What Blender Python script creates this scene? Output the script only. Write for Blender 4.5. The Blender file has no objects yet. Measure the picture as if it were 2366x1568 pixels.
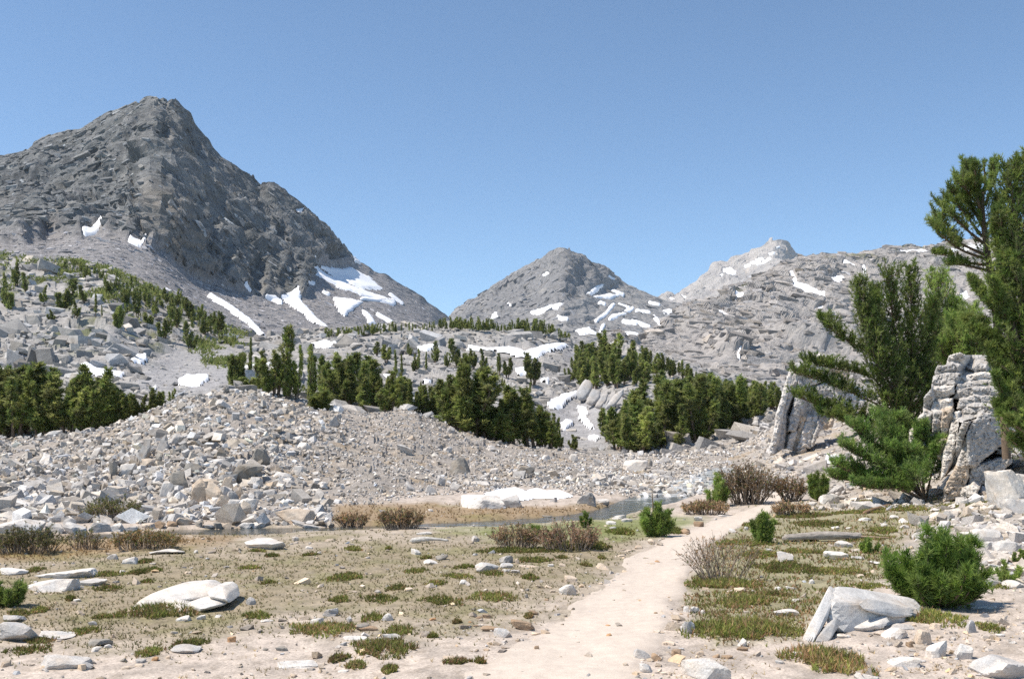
import bpy, math, random
import numpy as np

# ------------------------------------------------------------------ camera, sky, sun, exposure
SC = bpy.context.scene
COL = SC.collection
CX, HY, FP, EYE = 1183.0, 1003.0, 2300.0, 2.0      # design picture is 2366 x 1568: centre x, horizon y, focal length, eye height

cam_data = bpy.data.cameras.new('camera')
cam_data.sensor_width = 36.0
cam_data.lens = 36.0 * FP / 2366.0
cam_data.shift_y = (HY - 784.0) / 2366.0
cam_data.clip_start = 0.1
cam_data.clip_end = 30000.0
cam = bpy.data.objects.new('camera', cam_data)
cam.location = (0, 0, EYE)
cam.rotation_euler = (math.radians(90), 0, 0)
COL.objects.link(cam)
SC.camera = cam

SUN_EL = math.radians(60.0)
SUN_AZ = math.radians(-104.0)          # measured from +Y (view direction) towards +X
world = bpy.data.worlds.new('World')
SC.world = world
world.use_nodes = True
wn = world.node_tree.nodes
wl = world.node_tree.links
sky = wn.new('ShaderNodeTexSky')
sky.sky_type = 'NISHITA'
sky.sun_disc = False
sky.sun_elevation = SUN_EL
sky.sun_rotation = SUN_AZ
sky.altitude = 3400.0
sky.air_density = 1.0
sky.dust_density = 0.15
sky.ozone_density = 0.7
tint = wn.new('ShaderNodeMix'); tint.data_type = 'RGBA'; tint.blend_type = 'MULTIPLY'; tint.inputs['Factor'].default_value = 1.0
tint.inputs['B'].default_value = (.90, 1.0, 1.0, 1)      # film stock: the whole sky a touch towards cyan
wl.new(sky.outputs['Color'], tint.inputs['A']); wl.new(tint.outputs['Result'], wn['Background'].inputs['Color'])
wn['Background'].inputs['Strength'].default_value = 0.148

sun_data = bpy.data.lights.new('sun', 'SUN')
sun_data.energy = 5.0
sun_data.angle = math.radians(0.53)
sun_data.color = (1.0, 0.915, 0.80)
sun = bpy.data.objects.new('sun', sun_data)
sun.rotation_euler = (math.radians(90) - SUN_EL, 0, math.pi - SUN_AZ)
COL.objects.link(sun)

SC.view_settings.view_transform = 'Standard'
SC.view_settings.look = 'None'
SC.view_settings.gamma = 1.0
SC.view_settings.use_curve_mapping = False
SC.view_settings.exposure = 0.38
SC.cycles.max_bounces = 5
SC.cycles.diffuse_bounces = 3
SC.cycles.glossy_bounces = 2
SC.cycles.transmission_bounces = 3
SC.cycles.transparent_max_bounces = 6
SC.cycles.volume_bounces = 0
SC.cycles.use_denoising = False

# ------------------------------------------------------------------ noise
_r = np.random.default_rng(11)
PERM = _r.permutation(256).astype(np.int32)
PERM = np.concatenate([PERM, PERM, PERM])
GR = _r.normal(size=(256, 3)); GR /= np.linalg.norm(GR, axis=1)[:, None]

def perlin(x, y, z):
    x = np.asarray(x, dtype=np.float64); y = np.asarray(y, dtype=np.float64); z = np.asarray(z, dtype=np.float64)
    xi = np.floor(x).astype(np.int64); yi = np.floor(y).astype(np.int64); zi = np.floor(z).astype(np.int64)
    xf = x - xi; yf = y - yi; zf = z - zi
    xi &= 255; yi &= 255; zi &= 255
    u = xf*xf*xf*(xf*(xf*6-15)+10); v = yf*yf*yf*(yf*(yf*6-15)+10); w = zf*zf*zf*(zf*(zf*6-15)+10)
    def g(dx, dy, dz):
        h = PERM[(PERM[(PERM[(xi+dx) & 255] + yi + dy) & 255] + zi + dz) & 255]
        q = GR[h]
        return q[..., 0]*(xf-dx) + q[..., 1]*(yf-dy) + q[..., 2]*(zf-dz)
    def lp(a, b, t): return a + (b-a)*t
    return 1.6*lp(lp(lp(g(0,0,0), g(1,0,0), u), lp(g(0,1,0), g(1,1,0), u), v),
                  lp(lp(g(0,0,1), g(1,0,1), u), lp(g(0,1,1), g(1,1,1), u), v), w)

def fbm(x, y, z, f, octv=4, gain=0.5, ridged=False):
    s = 0; a = 1.0; t = 0
    for i in range(octv):
        n = perlin(x*f + 17.3*i, y*f - 9.1*i, z*f + 5.7*i)
        if ridged: n = 1 - 2*np.abs(n)
        s = s + a*n; t += a; a *= gain; f *= 2.07
    return s/t

def cells(u, v, seed=0):
    """jittered-grid cells: random id values and the offset from the cell's centre"""
    ui = np.floor(u).astype(np.int64); vi = np.floor(v).astype(np.int64)
    best = np.full(np.shape(u), 9e9); r = [np.zeros(np.shape(u)) for _ in range(5)]
    for dx in (-1, 0, 1):
        for dy in (-1, 0, 1):
            cx = ui+dx; cy = vi+dy
            h = PERM[(PERM[(cx+seed) & 255] + cy) & 255]
            h2 = PERM[h+37]; h3 = PERM[h+91]; h4 = PERM[h+151]; h5 = PERM[h+203]
            px = cx + 0.1 + 0.8*h/255.0; py = cy + 0.1 + 0.8*h2/255.0
            dd = (u-px)**2 + (v-py)**2
            m = dd < best
            best = np.where(m, dd, best)
            for k, val in enumerate((h3/255.0, h4/255.0, h5/255.0, u-px, v-py)):
                r[k] = np.where(m, val, r[k])
    return r

def facets(u, v, seed=0, tilt=1.0):
    a, b, c, du, dv = cells(u, v, seed)
    return (a-0.5) + tilt*((b-0.5)*du + (c-0.5)*dv)*2

def sstep(a, b, x):
    t = np.clip((x-a)/(b-a), 0, 1); return t*t*(3-2*t)

def gauss(A, s, axis):
    n = int(s*3)+1; k = np.exp(-0.5*(np.arange(-n, n+1)/s)**2); k /= k.sum()
    P = np.moveaxis(A, axis, 0)
    P = np.concatenate([np.repeat(P[:1], n, 0), P, np.repeat(P[-1:], n, 0)])
    out = sum(k[i]*P[i:i+A.shape[axis]] for i in range(2*n+1))
    return np.moveaxis(out, 0, axis)

def in_poly(x, y, poly):
    x = np.asarray(x, float); y = np.asarray(y, float)
    c = np.zeros(x.shape, bool); n = len(poly)
    for i in range(n):
        x0, y0 = poly[i]; x1, y1 = poly[(i+1) % n]
        if y0 == y1: continue
        t = ((y0 > y) != (y1 > y)) & (x < (x1-x0)*(y-y0)/(y1-y0)+x0)
        c ^= t
    return c

def seg_dist(x, y, pts):
    """distance to a polyline, and the position along it 0..n-1"""
    best = np.full(np.shape(x), 1e9); pos = np.zeros(np.shape(x))
    for i in range(len(pts)-1):
        ax, ay = pts[i][:2]; bx, by = pts[i+1][:2]
        L = (bx-ax)**2 + (by-ay)**2 + 1e-12
        t = np.clip(((x-ax)*(bx-ax)+(y-ay)*(by-ay))/L, 0, 1)
        d = np.hypot(x-ax-t*(bx-ax), y-ay-t*(by-ay))
        m = d < best
        best = np.where(m, d, best); pos = np.where(m, i+t, pos)
    return best, pos

def poly_sd(x, y, poly):
    """signed distance to polygon, positive inside"""
    d, _ = seg_dist(x, y, list(poly)+[poly[0]])
    return np.where(in_poly(x, y, poly), d, -d)

# ------------------------------------------------------------------ mesh and object helpers
def mesh_np(name, V, F, cols=None, smooth=False):
    V = np.asarray(V, np.float32).reshape(-1, 3); F = np.asarray(F, np.int32)
    k = F.shape[1]; n = F.shape[0]
    me = bpy.data.meshes.new(name)
    me.vertices.add(len(V)); me.vertices.foreach_set('co', V.ravel())
    me.loops.add(n*k); me.loops.foreach_set('vertex_index', F.ravel())
    me.polygons.add(n)
    me.polygons.foreach_set('loop_start', np.arange(0, n*k, k, dtype=np.int32))
    me.polygons.foreach_set('use_smooth', np.full(n, smooth))
    if cols is not None:
        at = me.color_attributes.new('Col', 'FLOAT_COLOR', 'POINT')
        c = np.ones((len(V), 4), np.float32); c[:, :3] = cols
        at.data.foreach_set('color', c.ravel())
    me.update(calc_edges=True)
    return me

def obj(name, me, mat=None, parent=None, loc=None):
    o = bpy.data.objects.new(name, me)
    if mat is not None and me is not None:
        if len(me.materials) == 0: me.materials.append(mat)
    COL.objects.link(o)
    if parent is not None: o.parent = parent
    if loc is not None: o.location = loc
    return o

def tag(o, label=None, cat=None, group=None, kind=None):
    if label: o['label'] = label
    if cat: o['category'] = cat
    if group: o['group'] = group
    if kind: o['kind'] = kind
    return o

def thing(name, label, cat, loc, rz=0.0, group=None):
    o = bpy.data.objects.new(name, None); COL.objects.link(o)
    o.empty_display_size = 0.2
    o.location = loc; o.rotation_euler = (0, 0, rz)
    return tag(o, label, cat, group)

class Acc:
    """collects triangles of many small pieces into one mesh"""
    def __init__(s): s.V = []; s.F = []; s.C = []; s.n = 0
    def add(s, V, F, C):
        V = np.asarray(V, np.float32).reshape(-1, 3)
        s.V.append(V); s.F.append(np.asarray(F, np.int64)+s.n)
        s.C.append(np.broadcast_to(np.asarray(C, np.float32), (len(V), 3))); s.n += len(V)
    def mesh(s, name, smooth=False):
        return mesh_np(name, np.concatenate(s.V), np.concatenate(s.F), np.concatenate(s.C), smooth)

def mat_new(name):
    m = bpy.data.materials.new(name); m.use_nodes = True
    nt = m.node_tree
    return m, nt.nodes, nt.links, nt.nodes['Principled BSDF']

def n_(nodes, typ, **kw):
    n = nodes.new(typ)
    for k, v in kw.items(): setattr(n, k, v)
    return n

def mat_mineral(name, scale=1.0, bump=0.3, dist=0.05, contrast=0.35, rough=0.9, world_space=True, speck=0.25, tint=None):
    """rock, gravel, soil: colour from the mesh's own colour attribute, broken up by grain and stains"""
    m, N, L, B = mat_new(name)
    at = n_(N, 'ShaderNodeAttribute', attribute_name='Col')
    if world_space:
        co = n_(N, 'ShaderNodeNewGeometry').outputs['Position']
    else:
        co = n_(N, 'ShaderNodeTexCoord').outputs['Object']
    n1 = n_(N, 'ShaderNodeTexNoise'); n1.inputs['Scale'].default_value = 1.3*scale; n1.inputs['Detail'].default_value = 8; n1.inputs['Roughness'].default_value = 0.65
    n2 = n_(N, 'ShaderNodeTexNoise'); n2.inputs['Scale'].default_value = 14*scale; n2.inputs['Detail'].default_value = 5; n2.inputs['Roughness'].default_value = 0.7
    L.new(co, n1.inputs['Vector']); L.new(co, n2.inputs['Vector'])
    r1 = n_(N, 'ShaderNodeMapRange'); r1.inputs[1].default_value = 0.3; r1.inputs[2].default_value = 0.7
    r1.inputs[3].default_value = 1-contrast; r1.inputs[4].default_value = 1+contrast*0.6
    r2 = n_(N, 'ShaderNodeMapRange'); r2.inputs[1].default_value = 0.35; r2.inputs[2].default_value = 0.65
    r2.inputs[3].default_value = 1-speck; r2.inputs[4].default_value = 1+speck
    L.new(n1.outputs['Fac'], r1.inputs[0]); L.new(n2.outputs['Fac'], r2.inputs[0])
    mu = n_(N, 'ShaderNodeMath', operation='MULTIPLY'); L.new(r1.outputs[0], mu.inputs[0]); L.new(r2.outputs[0], mu.inputs[1])
    mx = n_(N, 'ShaderNodeVectorMath', operation='SCALE'); L.new(at.outputs['Color'], mx.inputs[0]); L.new(mu.outputs[0], mx.inputs['Scale'])
    out = mx.outputs[0]
    if tint is not None:      # rust and lichen stains
        n3 = n_(N, 'ShaderNodeTexNoise'); n3.inputs['Scale'].default_value = 0.7*scale; n3.inputs['Detail'].default_value = 6
        L.new(co, n3.inputs['Vector'])
        r3 = n_(N, 'ShaderNodeMapRange'); r3.inputs[1].default_value = 0.55; r3.inputs[2].default_value = 0.72; r3.inputs[4].default_value = 0.5
        L.new(n3.outputs['Fac'], r3.inputs[0])
        mm = n_(N, 'ShaderNodeMix', data_type='RGBA', blend_type='MULTIPLY'); mm.inputs['B'].default_value = (*tint, 1)
        L.new(r3.outputs[0], mm.inputs['Factor']); L.new(out, mm.inputs['A']); out = mm.outputs['Result']
    L.new(out, B.inputs['Base Color'])
    B.inputs['Roughness'].default_value = rough
    B.inputs['Specular IOR Level'].default_value = 0.25
    if bump > 0:
        ad = n_(N, 'ShaderNodeMath', operation='ADD'); L.new(n1.outputs['Fac'], ad.inputs[0])
        ml = n_(N, 'ShaderNodeMath', operation='MULTIPLY'); L.new(n2.outputs['Fac'], ml.inputs[0]); ml.inputs[1].default_value = 0.35
        L.new(ml.outputs[0], ad.inputs[1])
        bp = n_(N, 'ShaderNodeBump'); bp.inputs['Strength'].default_value = bump; bp.inputs['Distance'].default_value = dist
        L.new(ad.outputs[0], bp.inputs['Height']); L.new(bp.outputs['Normal'], B.inputs['Normal'])
    return m

def mat_plant(name, rough=0.6, trans=0.25, var=0.35, scale=3.0):
    """needles and leaves: attribute colour, varied in space, slightly translucent"""
    m, N, L, B = mat_new(name)
    at = n_(N, 'ShaderNodeAttribute', attribute_name='Col')
    oi = n_(N, 'ShaderNodeObjectInfo')
    geo = n_(N, 'ShaderNodeNewGeometry')
    n1 = n_(N, 'ShaderNodeTexNoise'); n1.inputs['Scale'].default_value = scale; n1.inputs['Detail'].default_value = 3
    L.new(geo.outputs['Position'], n1.inputs['Vector'])
    r1 = n_(N, 'ShaderNodeMapRange'); r1.inputs[1].default_value = 0.3; r1.inputs[2].default_value = 0.7
    r1.inputs[3].default_value = 1-var; r1.inputs[4].default_value = 1+var
    L.new(n1.outputs['Fac'], r1.inputs[0])
    r2 = n_(N, 'ShaderNodeMapRange'); r2.inputs[3].default_value = 0.75; r2.inputs[4].default_value = 1.25
    L.new(oi.outputs['Random'], r2.inputs[0])
    mu = n_(N, 'ShaderNodeMath', operation='MULTIPLY'); L.new(r1.outputs[0], mu.inputs[0]); L.new(r2.outputs[0], mu.inputs[1])
    mx = n_(N, 'ShaderNodeVectorMath', operation='SCALE'); L.new(at.outputs['Color'], mx.inputs[0]); L.new(mu.outputs[0], mx.inputs['Scale'])
    L.new(mx.outputs[0], B.inputs['Base Color'])
    B.inputs['Roughness'].default_value = rough
    B.inputs['Specular IOR Level'].default_value = 0.3
    tr = n_(N, 'ShaderNodeBsdfTranslucent'); L.new(mx.outputs[0], tr.inputs['Color'])
    ms = n_(N, 'ShaderNodeMixShader'); ms.inputs[0].default_value = trans
    L.new(B.outputs[0], ms.inputs[1]); L.new(tr.outputs[0], ms.inputs[2])
    L.new(ms.outputs[0], N['Material Output'].inputs['Surface'])
    return m

# ------------------------------------------------------------------ the lie of the land
# every column of the survey: picture bearing -> (distance m, picture height of the ground there)
SURVEY = {
 -500: [(24,1195),(27,1165),(45,1088),(60,1050),(68,1040),(75,1030),(95,985),(120,925),(160,860),(200,800),(260,700),(320,600),(350,575)],
 0:    [(24,1195),(27,1165),(45,1085),(60,1040),(68,1030),(75,1015),(95,960),(120,900),(160,840),(200,790),(260,690),(320,602),(350,578)],
 250:  [(23,1205),(25.5,1185),(45,1068),(60,1003),(67,990),(80,1010),(100,960),(120,905),(160,850),(220,750),(280,650),(335,613)],
 400:  [(22,1213),(23.5,1200),(40,1060),(55,965),(66,928),(80,960),(100,945),(120,905),(150,872),(200,848),(250,780),(300,705),(330,680)],
 520:  [(22,1213),(23.5,1200),(40,1050),(55,950),(70,905),(85,930),(110,905),(150,872),(200,845),(260,790),(310,762)],
 600:  [(22,1213),(23.5,1200),(40,1052),(55,955),(70,905),(85,925),(110,902),(150,865),(200,830),(260,795),(300,780)],
 700:  [(22,1213),(24,1195),(42,1065),(58,968),(72,930),(85,945),(110,918),(150,870),(200,825),(260,785),(300,770)],
 850:  [(23,1203),(26,1175),(45,1066),(60,1000),(74,957),(88,965),(100,945),(130,900),(170,850),(220,800),(260,770),(290,755)],
 950:  [(26,1180),(30,1152),(50,1055),(62,990),(76,945),(88,970),(100,955),(130,910),(170,860),(220,800),(260,765),(290,750)],
 1050: [(28,1167),(31,1148),(50,1078),(65,1025),(80,990),(92,1000),(105,985),(130,930),(170,870),(220,810),(260,770),(290,748)],
 1150: [(29,1161),(32,1145),(55,1072),(80,1022),(100,1012),(130,945),(170,880),(220,820),(260,775),(290,755)],
 1290: [(30,1156),(33,1142),(55,1076),(85,1036),(100,1038),(130,990),(170,905),(220,840),(270,790),(300,768)],
 1350: [(31,1151),(34,1138),(60,1078),(90,1047),(110,1033),(140,980),(180,925),(230,870),(280,830),(340,795)],
 1420: [(36,1131),(60,1079),(95,1047),(110,1020),(130,960),(150,905),(190,845),(240,800),(280,778)],
 1550: [(36,1131),(60,1080),(95,1047),(115,1000),(140,930),(180,862),(225,822),(250,815)],
 1700: [(36,1130),(60,1080),(85,1040),(100,1012),(130,950),(170,900),(215,868)],
 1800: [(36,1126),(50,1082),(62,1050),(80,1000),(100,960),(140,900),(180,880)],
 1950: [(20,1230),(28,1152),(36,1112),(50,1060),(62,1015),(80,960),(100,920),(140,890)],
 2100: [(16,1285),(20,1222),(28,1142),(36,1080),(50,1000),(62,960),(80,930),(120,890)],
 2250: [(12,1382),(16,1278),(20,1208),(24,1162),(28,1112),(36,1010),(50,920),(70,890)],
 2366: [(12,1375),(16,1262),(20,1180),(24,1125),(28,1065),(36,970),(50,890),(70,870)],
 2900: [(12,1365),(16,1240),(20,1140),(24,1080),(28,1015),(36,930),(50,870),(70,860)],
}
GX = np.arange(-1000, 3401, 10.0)
GL = np.linspace(math.log(4), math.log(560), 420)
def build_survey():
    ks = sorted(SURVEY); dd = np.exp(GL); rows = []
    for k in ks:
        pts = [(4, 0.0), (10, 0.0)] + [(d, EYE + (HY-y)/FP*d) for d, y in SURVEY[k]]
        ld, lz = pts[-1]
        pts += [(ld*1.12, lz-0.01*ld), (ld*1.35, lz-0.05*ld), (600, lz-0.08*ld-5)]
        rows.append(np.interp(dd, [p[0] for p in pts], [p[1] for p in pts]))
    rows = np.array(rows)
    Z = np.array([np.interp(GX, ks, rows[:, j]) for j in range(len(dd))]).T
    return gauss(gauss(Z, 2.0, 1), 2.5, 0)
GZ = build_survey()
def z_base(X, Y):
    X = np.asarray(X, float); Y = np.maximum(np.asarray(Y, float), 4.01)
    px = np.clip((CX + FP*X/Y + 1000)/10, 0, len(GX)-1.001)
    dl = np.clip((np.log(Y)-GL[0])/(GL[1]-GL[0]), 0, len(GL)-1.001)
    i = px.astype(int); j = dl.astype(int); a = px-i; b = dl-j
    return (GZ[i, j]*(1-a)*(1-b)+GZ[i+1, j]*a*(1-b)+GZ[i, j+1]*(1-a)*b+GZ[i+1, j+1]*a*b)
def proj(X, Y, Z): return CX + FP*X/Y, HY - FP*(Z-EYE)/Y

STREAM_PX = [(150,1243,.45),(300,1240,.55),(430,1232,.6),(560,1229,.62),(700,1226,.5),(850,1221,.35),(1000,1216,.6),(1100,1214,.65),(1200,1207,.6),(1300,1201,.6),
             (1380,1190,.45),(1440,1177,.5),(1490,1161,.6),(1540,1143,.68),(1590,1122,.72),(1630,1103,.7),(1670,1086,.6),(1700,1074,.5)]
WATER = -0.09
STREAM = [((x-CX)*(EYE-WATER)/(y-HY), FP*(EYE-WATER)/(y-HY), w) for x, y, w in STREAM_PX]
STREAM_W = np.array([s[2] for s in STREAM])
def stream_dist(X, Y):
    d, p = seg_dist(X, Y, STREAM)
    i = np.clip(p.astype(int), 0, len(STREAM)-2); t = p-i
    return d, STREAM_W[i]*(1-t)+STREAM_W[i+1]*t

SN = lambda *p: (list(p), None)
ST = lambda w, *p: (list(p), w)
HILL_SNOW = [SN((1082,800),(1130,806),(1175,802),(1212,812),(1260,798),(1308,795),(1312,802),(1290,812),(1262,815),(1240,832),(1205,828),(1175,818),(1120,812),(1080,810)), SN((1262,934),(1300,916),(1332,906),(1338,914),(1312,928),(1300,944),(1268,944)),
 SN((1292,985),(1310,972),(1326,978),(1305,996)), SN((1336,968),(1350,960),(1362,975),(1376,992),(1358,992)), SN((1328,938),(1348,942),(1362,954),(1340,956)),
 SN((184,846),(200,840),(225,852),(246,858),(290,864),(285,872),(240,872),(205,866)), SN((298,840),(312,824),(338,822),(340,838),(325,842)), SN((412,880),(432,870),(480,870),(484,878),(462,892),(414,894)), SN((345,905),(362,896),(360,912)),
 SN((1020,804),(1000,800),(960,806),(985,812)), SN((970,882),(995,884),(990,890)), SN((545,855),(590,845),(640,842),(600,852)), SN((715,800),(745,790),(780,795),(750,806)), SN((1450,770),(1480,775),(1484,795),(1455,790)), SN((1190,855),(1220,850),(1228,866),(1196,870)), SN((880,868),(905,872),(900,882)),
 SN((1400,965),(1420,955),(1424,968)), SN((1355,1010),(1385,1012),(1380,1024)), SN((1250,880),(1270,876),(1268,890))]

def z_ground(X, Y, fine=True):
    X = np.asarray(X, float); Y = np.asarray(Y, float); shp = X.shape
    X = X.ravel(); Y = np.broadcast_to(Y, shp).ravel()
    z0 = z_base(X, Y); z = z0.copy()
    i = np.where(Y < 140)[0]
    if len(i):
        x, y = X[i], Y[i]
        sd, sw = stream_dist(x, y)
        carve = sstep(1.9, 0.55, sd/np.maximum(sw, .2)); near = sstep(75, 30, y)
        q = z[i]*(1-0.85*carve*near) - 0.30*carve*near
        if fine:
            # meadow: gentle hummocks
            q = q + sstep(60, 20, y)*(1-carve)*(0.05*perlin(x*.45, y*.45, 1.5) + 0.022*perlin(x*1.7, y*1.7, 3.5))
            q = q + sstep(40, 8, y)*(1-carve)*(0.010*perlin(x*6, y*6, 3.5) + 0.006*perlin(x*15, y*15, 8.5))
            # boulder moraine: lumpy blocks
            mor = sstep(25, 32, y)*sstep(130, 75, y)*(1-carve)*sstep(-.05, .35, z0[i])
            q = q + mor*(0.30*fbm(x, y, 0, .16, 3) + 0.16*facets(x/2.1, y/2.1, 5, 1.6) + 0.10*facets(x/.9, y/.9, 9, 1.6))
        z[i] = q
    i = np.where(Y > 94)[0]
    if fine and len(i):
        # bedrock ledges of the hillsides
        x, y = X[i], Y[i]; q = z[i]
        px, py = proj(x, y, z0[i])
        hill = sstep(95, 130, y); tal = talus_mask(px, py)
        led = hill*(1-0.85*tal)*(1-.85*snow_mask(px, py))
        wx = x + 4*perlin(x*.05, y*.05, 2.2); wy = y + 4*perlin(x*.05, y*.05, 7.2)
        q = q + led*(1.8*fbm(x, y, 0, .022, 3) + .9*facets(wx/14, wy/11, 21, 1.6) + .5*facets(wx/6.0, wy/5, 33, 1.6) + 0.22*facets(wx/2.6, wy/2.4, 47, 1.6))
        q = q + led*(terrace(q + 7*fbm(x, y, 5, .03, 3) + .8*facets(wx/9, wy/9, 77), 4.0)*.22)
        z[i] = q + hill*tal*(0.22*facets(x/1.6, y/1.6, 51) + .3*perlin(x*.2, y*.2, 4))
    return z.reshape(shp)

def snow_mask(px, py):
    m = np.zeros(np.shape(px))
    for p, _ in HILL_SNOW:
        xs = [c[0] for c in p]; ys = [c[1] for c in p]
        k = (px > min(xs)-8) & (px < max(xs)+8) & (py > min(ys)-8) & (py < max(ys)+8)
        if k.any(): m[k] = np.maximum(m[k], sstep(-6, 3, poly_sd(px[k], py[k], p)))
    return m

def terrace(q, H):
    t = q/H; f = t - np.floor(t)
    return H*(sstep(.55, .95, f) - f)*1.0

def talus_mask(px, py):
    m = np.zeros(np.shape(px))
    for poly in ([(300,900),(345,835),(430,800),(530,800),(570,850),(520,905),(430,910)],
                 [(1300,815),(1335,800),(1365,850),(1400,960),(1420,1045),(1290,1045),(1270,950),(1330,900)],
                 [(1000,1000),(1300,1030),(1500,1040),(1500,1060),(1000,1040)]):
        m = np.maximum(m, sstep(-14, 12, poly_sd(px, py, poly)))
    return m

def hit(px, py, dmin=5.0, dmax=420.0, fine=True):
    """where the sight line through a picture point meets the ground"""
    d = np.exp(np.linspace(math.log(dmin), math.log(dmax), 900))
    X = (px-CX)/FP*d
    z = z_ground(X, d, fine)
    y = HY - FP*(z-EYE)/d
    k = np.argmax(y <= py)
    if not (y <= py).any(): k = int(np.argmin(y))
    return float(X[k]), float(d[k]), float(z[k])

# ------------------------------------------------------------------ ground sheets
def col_lerp(base, new, m): return base + (np.asarray(new)-base)*np.asarray(m)[..., None]

def ground_colours(X, Y, Z):
    px, py = proj(X, Y, Z)
    n1 = fbm(X, Y, 0, .5, 4); n2 = fbm(X, Y, 9, 1.7, 3); n3 = fbm(X, Y, 4, 6.0, 2)
    sand = np.array([.50, .43, .37]); sand2 = np.array([.37, .32, .275])
    C = np.broadcast_to(sand, X.shape+(3,)).copy()
    C = col_lerp(C, sand2, sstep(-.15, .35, n2+.3*n3)*.8)
    C = col_lerp(C, np.array([.30, .25, .20]), sstep(.12, .4, n3+.4*n1)*.5)
    # short dry turf of the meadow
    mead = sstep(-60, 60, poly_sd(px, py, [(-300,1250),(200,1270),(420,1245),(800,1228),(1000,1222),(1250,1215),(1500,1200),(1480,1270),(1420,1330),(1330,1380),(1050,1440),(700,1430),(420,1490),(200,1480),(-300,1470)]) + 55*n1 + 30*n2)
    turf = np.array([.25, .205, .13])
    C = col_lerp(C, turf, mead*.85)
    C = col_lerp(C, np.array([.20, .19, .09]), mead*sstep(-.1, .4, n2+.4*n1)*.6)
    C = col_lerp(C, np.array([.33, .285, .22]), mead*sstep(.1, .5, n3-.3*n1)*.55)
    # green strip along the water
    gr = sstep(-12, 14, poly_sd(px, py, [(1000,1222),(1250,1208),(1400,1196),(1560,1190),(1640,1200),(1560,1225),(1430,1250),(1150,1245)])+10*n2)
    C = col_lerp(C, np.array([.17, .20, .06]), gr*.8)
    # rust brown grass on the far bank and at the left
    br = np.maximum(sstep(-5, 6, poly_sd(px, py, [(760,1165),(1000,1160),(1050,1170),(1300,1168),(1420,1158),(1450,1178),(1330,1196),(1180,1206),(1000,1211),(820,1218),(760,1200)])+4*n2),
                    sstep(-12, 10, poly_sd(px, py, [(-300,1235),(100,1243),(420,1236),(560,1238),(520,1256),(330,1270),(150,1290),(-300,1305)])+8*n2))
    br = np.maximum(br, .8*sstep(-3, 4, poly_sd(px, py, [(1395,1085),(1480,1078),(1520,1090),(1440,1102)])+3*n2))
    C = col_lerp(C, np.array([.27, .19, .105]), br*.85)
    C = col_lerp(C, np.array([.22, .20, .08]), br*sstep(0, .4, n1)*.7)
    # heathy right side
    he = sstep(-25, 25, poly_sd(px, py, [(1600,1330),(1640,1260),(1740,1190),(1900,1170),(2060,1160),(2250,1150),(2366,1165),(2366,1185),(2200,1200),(2080,1240),(2060,1330),(1900,1400),(1850,1480),(1650,1490),(1590,1400)])+35*n1+15*n2)
    C = col_lerp(C, np.array([.20, .19, .085]), he*.7)
    # stony slopes
    st = np.maximum(sstep(24.5, 28, Y)*sstep(.02, .25, z_base(X, Y)), sstep(-30, 30, poly_sd(px, py, [(2080,1250),(2150,1180),(2700,1130),(2700,1420),(2100,1330)])+20*n2))
    st = np.maximum(st, sstep(33, 40, Y)*(1-br))
    st = np.maximum(st, sstep(22.3, 23.2, Y)*sstep(790, 750, px))
    st = st*(1-.5*he)
    gravel = np.array([.34, .31, .28])
    C = col_lerp(C, gravel, st*.9)
    C = col_lerp(C, np.array([.38, .30, .21]), st*sstep(.0, .4, n1)*sstep(120, 70, Y)*.8)
    # hillsides: pale granite
    hl = sstep(85, 120, Y)
    n5 = fbm(X, Y, Z, .06, 4); n6 = fbm(X, Y, Z, .5, 3)
    C = col_lerp(C, np.array([.35, .335, .32]), hl)
    C = col_lerp(C, np.array([.27, .27, .275]), hl*sstep(-.05, .35, n5)*.8)
    C = col_lerp(C, np.array([.42, .40, .38]), hl*sstep(.1, .5, n6)*.6)
    C = col_lerp(C, np.array([.33, .325, .33]), hl*talus_mask(px, py)*.9)
    # turf and heather mats on the upper left hillside
    mat = hl*sstep(.08, .28, fbm(X, Y, 3, .09, 4))*sstep(560, 480, px)*sstep(860, 760, py)
    C = col_lerp(C, np.array([.10, .115, .035]), mat*.8)
    wet, ww = stream_dist(X, Y)
    C = col_lerp(C, C*.55, sstep(1.5, .9, wet/ww)*sstep(70, 50, Y))
    return np.clip(C, .02, .8)

cols_px = np.concatenate([np.linspace(-900, -60, 50, endpoint=False), np.linspace(-60, 2430, 640), np.linspace(2430, 3300, 50)[1:]])
rows_d = np.concatenate([np.linspace(3.5, 7.6, 14, endpoint=False), 1/np.linspace(1/7.6, 1/30, 104, endpoint=False),
                         np.exp(np.linspace(math.log(30), math.log(95), 130, endpoint=False)), np.exp(np.linspace(math.log(95), math.log(360), 175, endpoint=False)),
                         np.linspace(360, 520, 12)])
PX, DD = np.meshgrid(cols_px, rows_d)
XX = (PX-CX)/FP*DD
ZZ = z_ground(XX, DD)
ZZ[248:] = gauss(gauss(ZZ[248:], .5, 0), .5, 1)
GC = ground_colours(XX, DD, ZZ)
def grid_faces(nr, nc):
    i = np.arange(nr*nc).reshape(nr, nc)
    return np.stack([i[:-1, :-1], i[:-1, 1:], i[1:, 1:], i[1:, :-1]], -1).reshape(-1, 4)
def sub_mesh(name, V, F, C, keep, smooth):
    F = F[keep]; u, inv = np.unique(F, return_inverse=True)
    return mesh_np(name, V[u], inv.reshape(F.shape), C[u], smooth)

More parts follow.
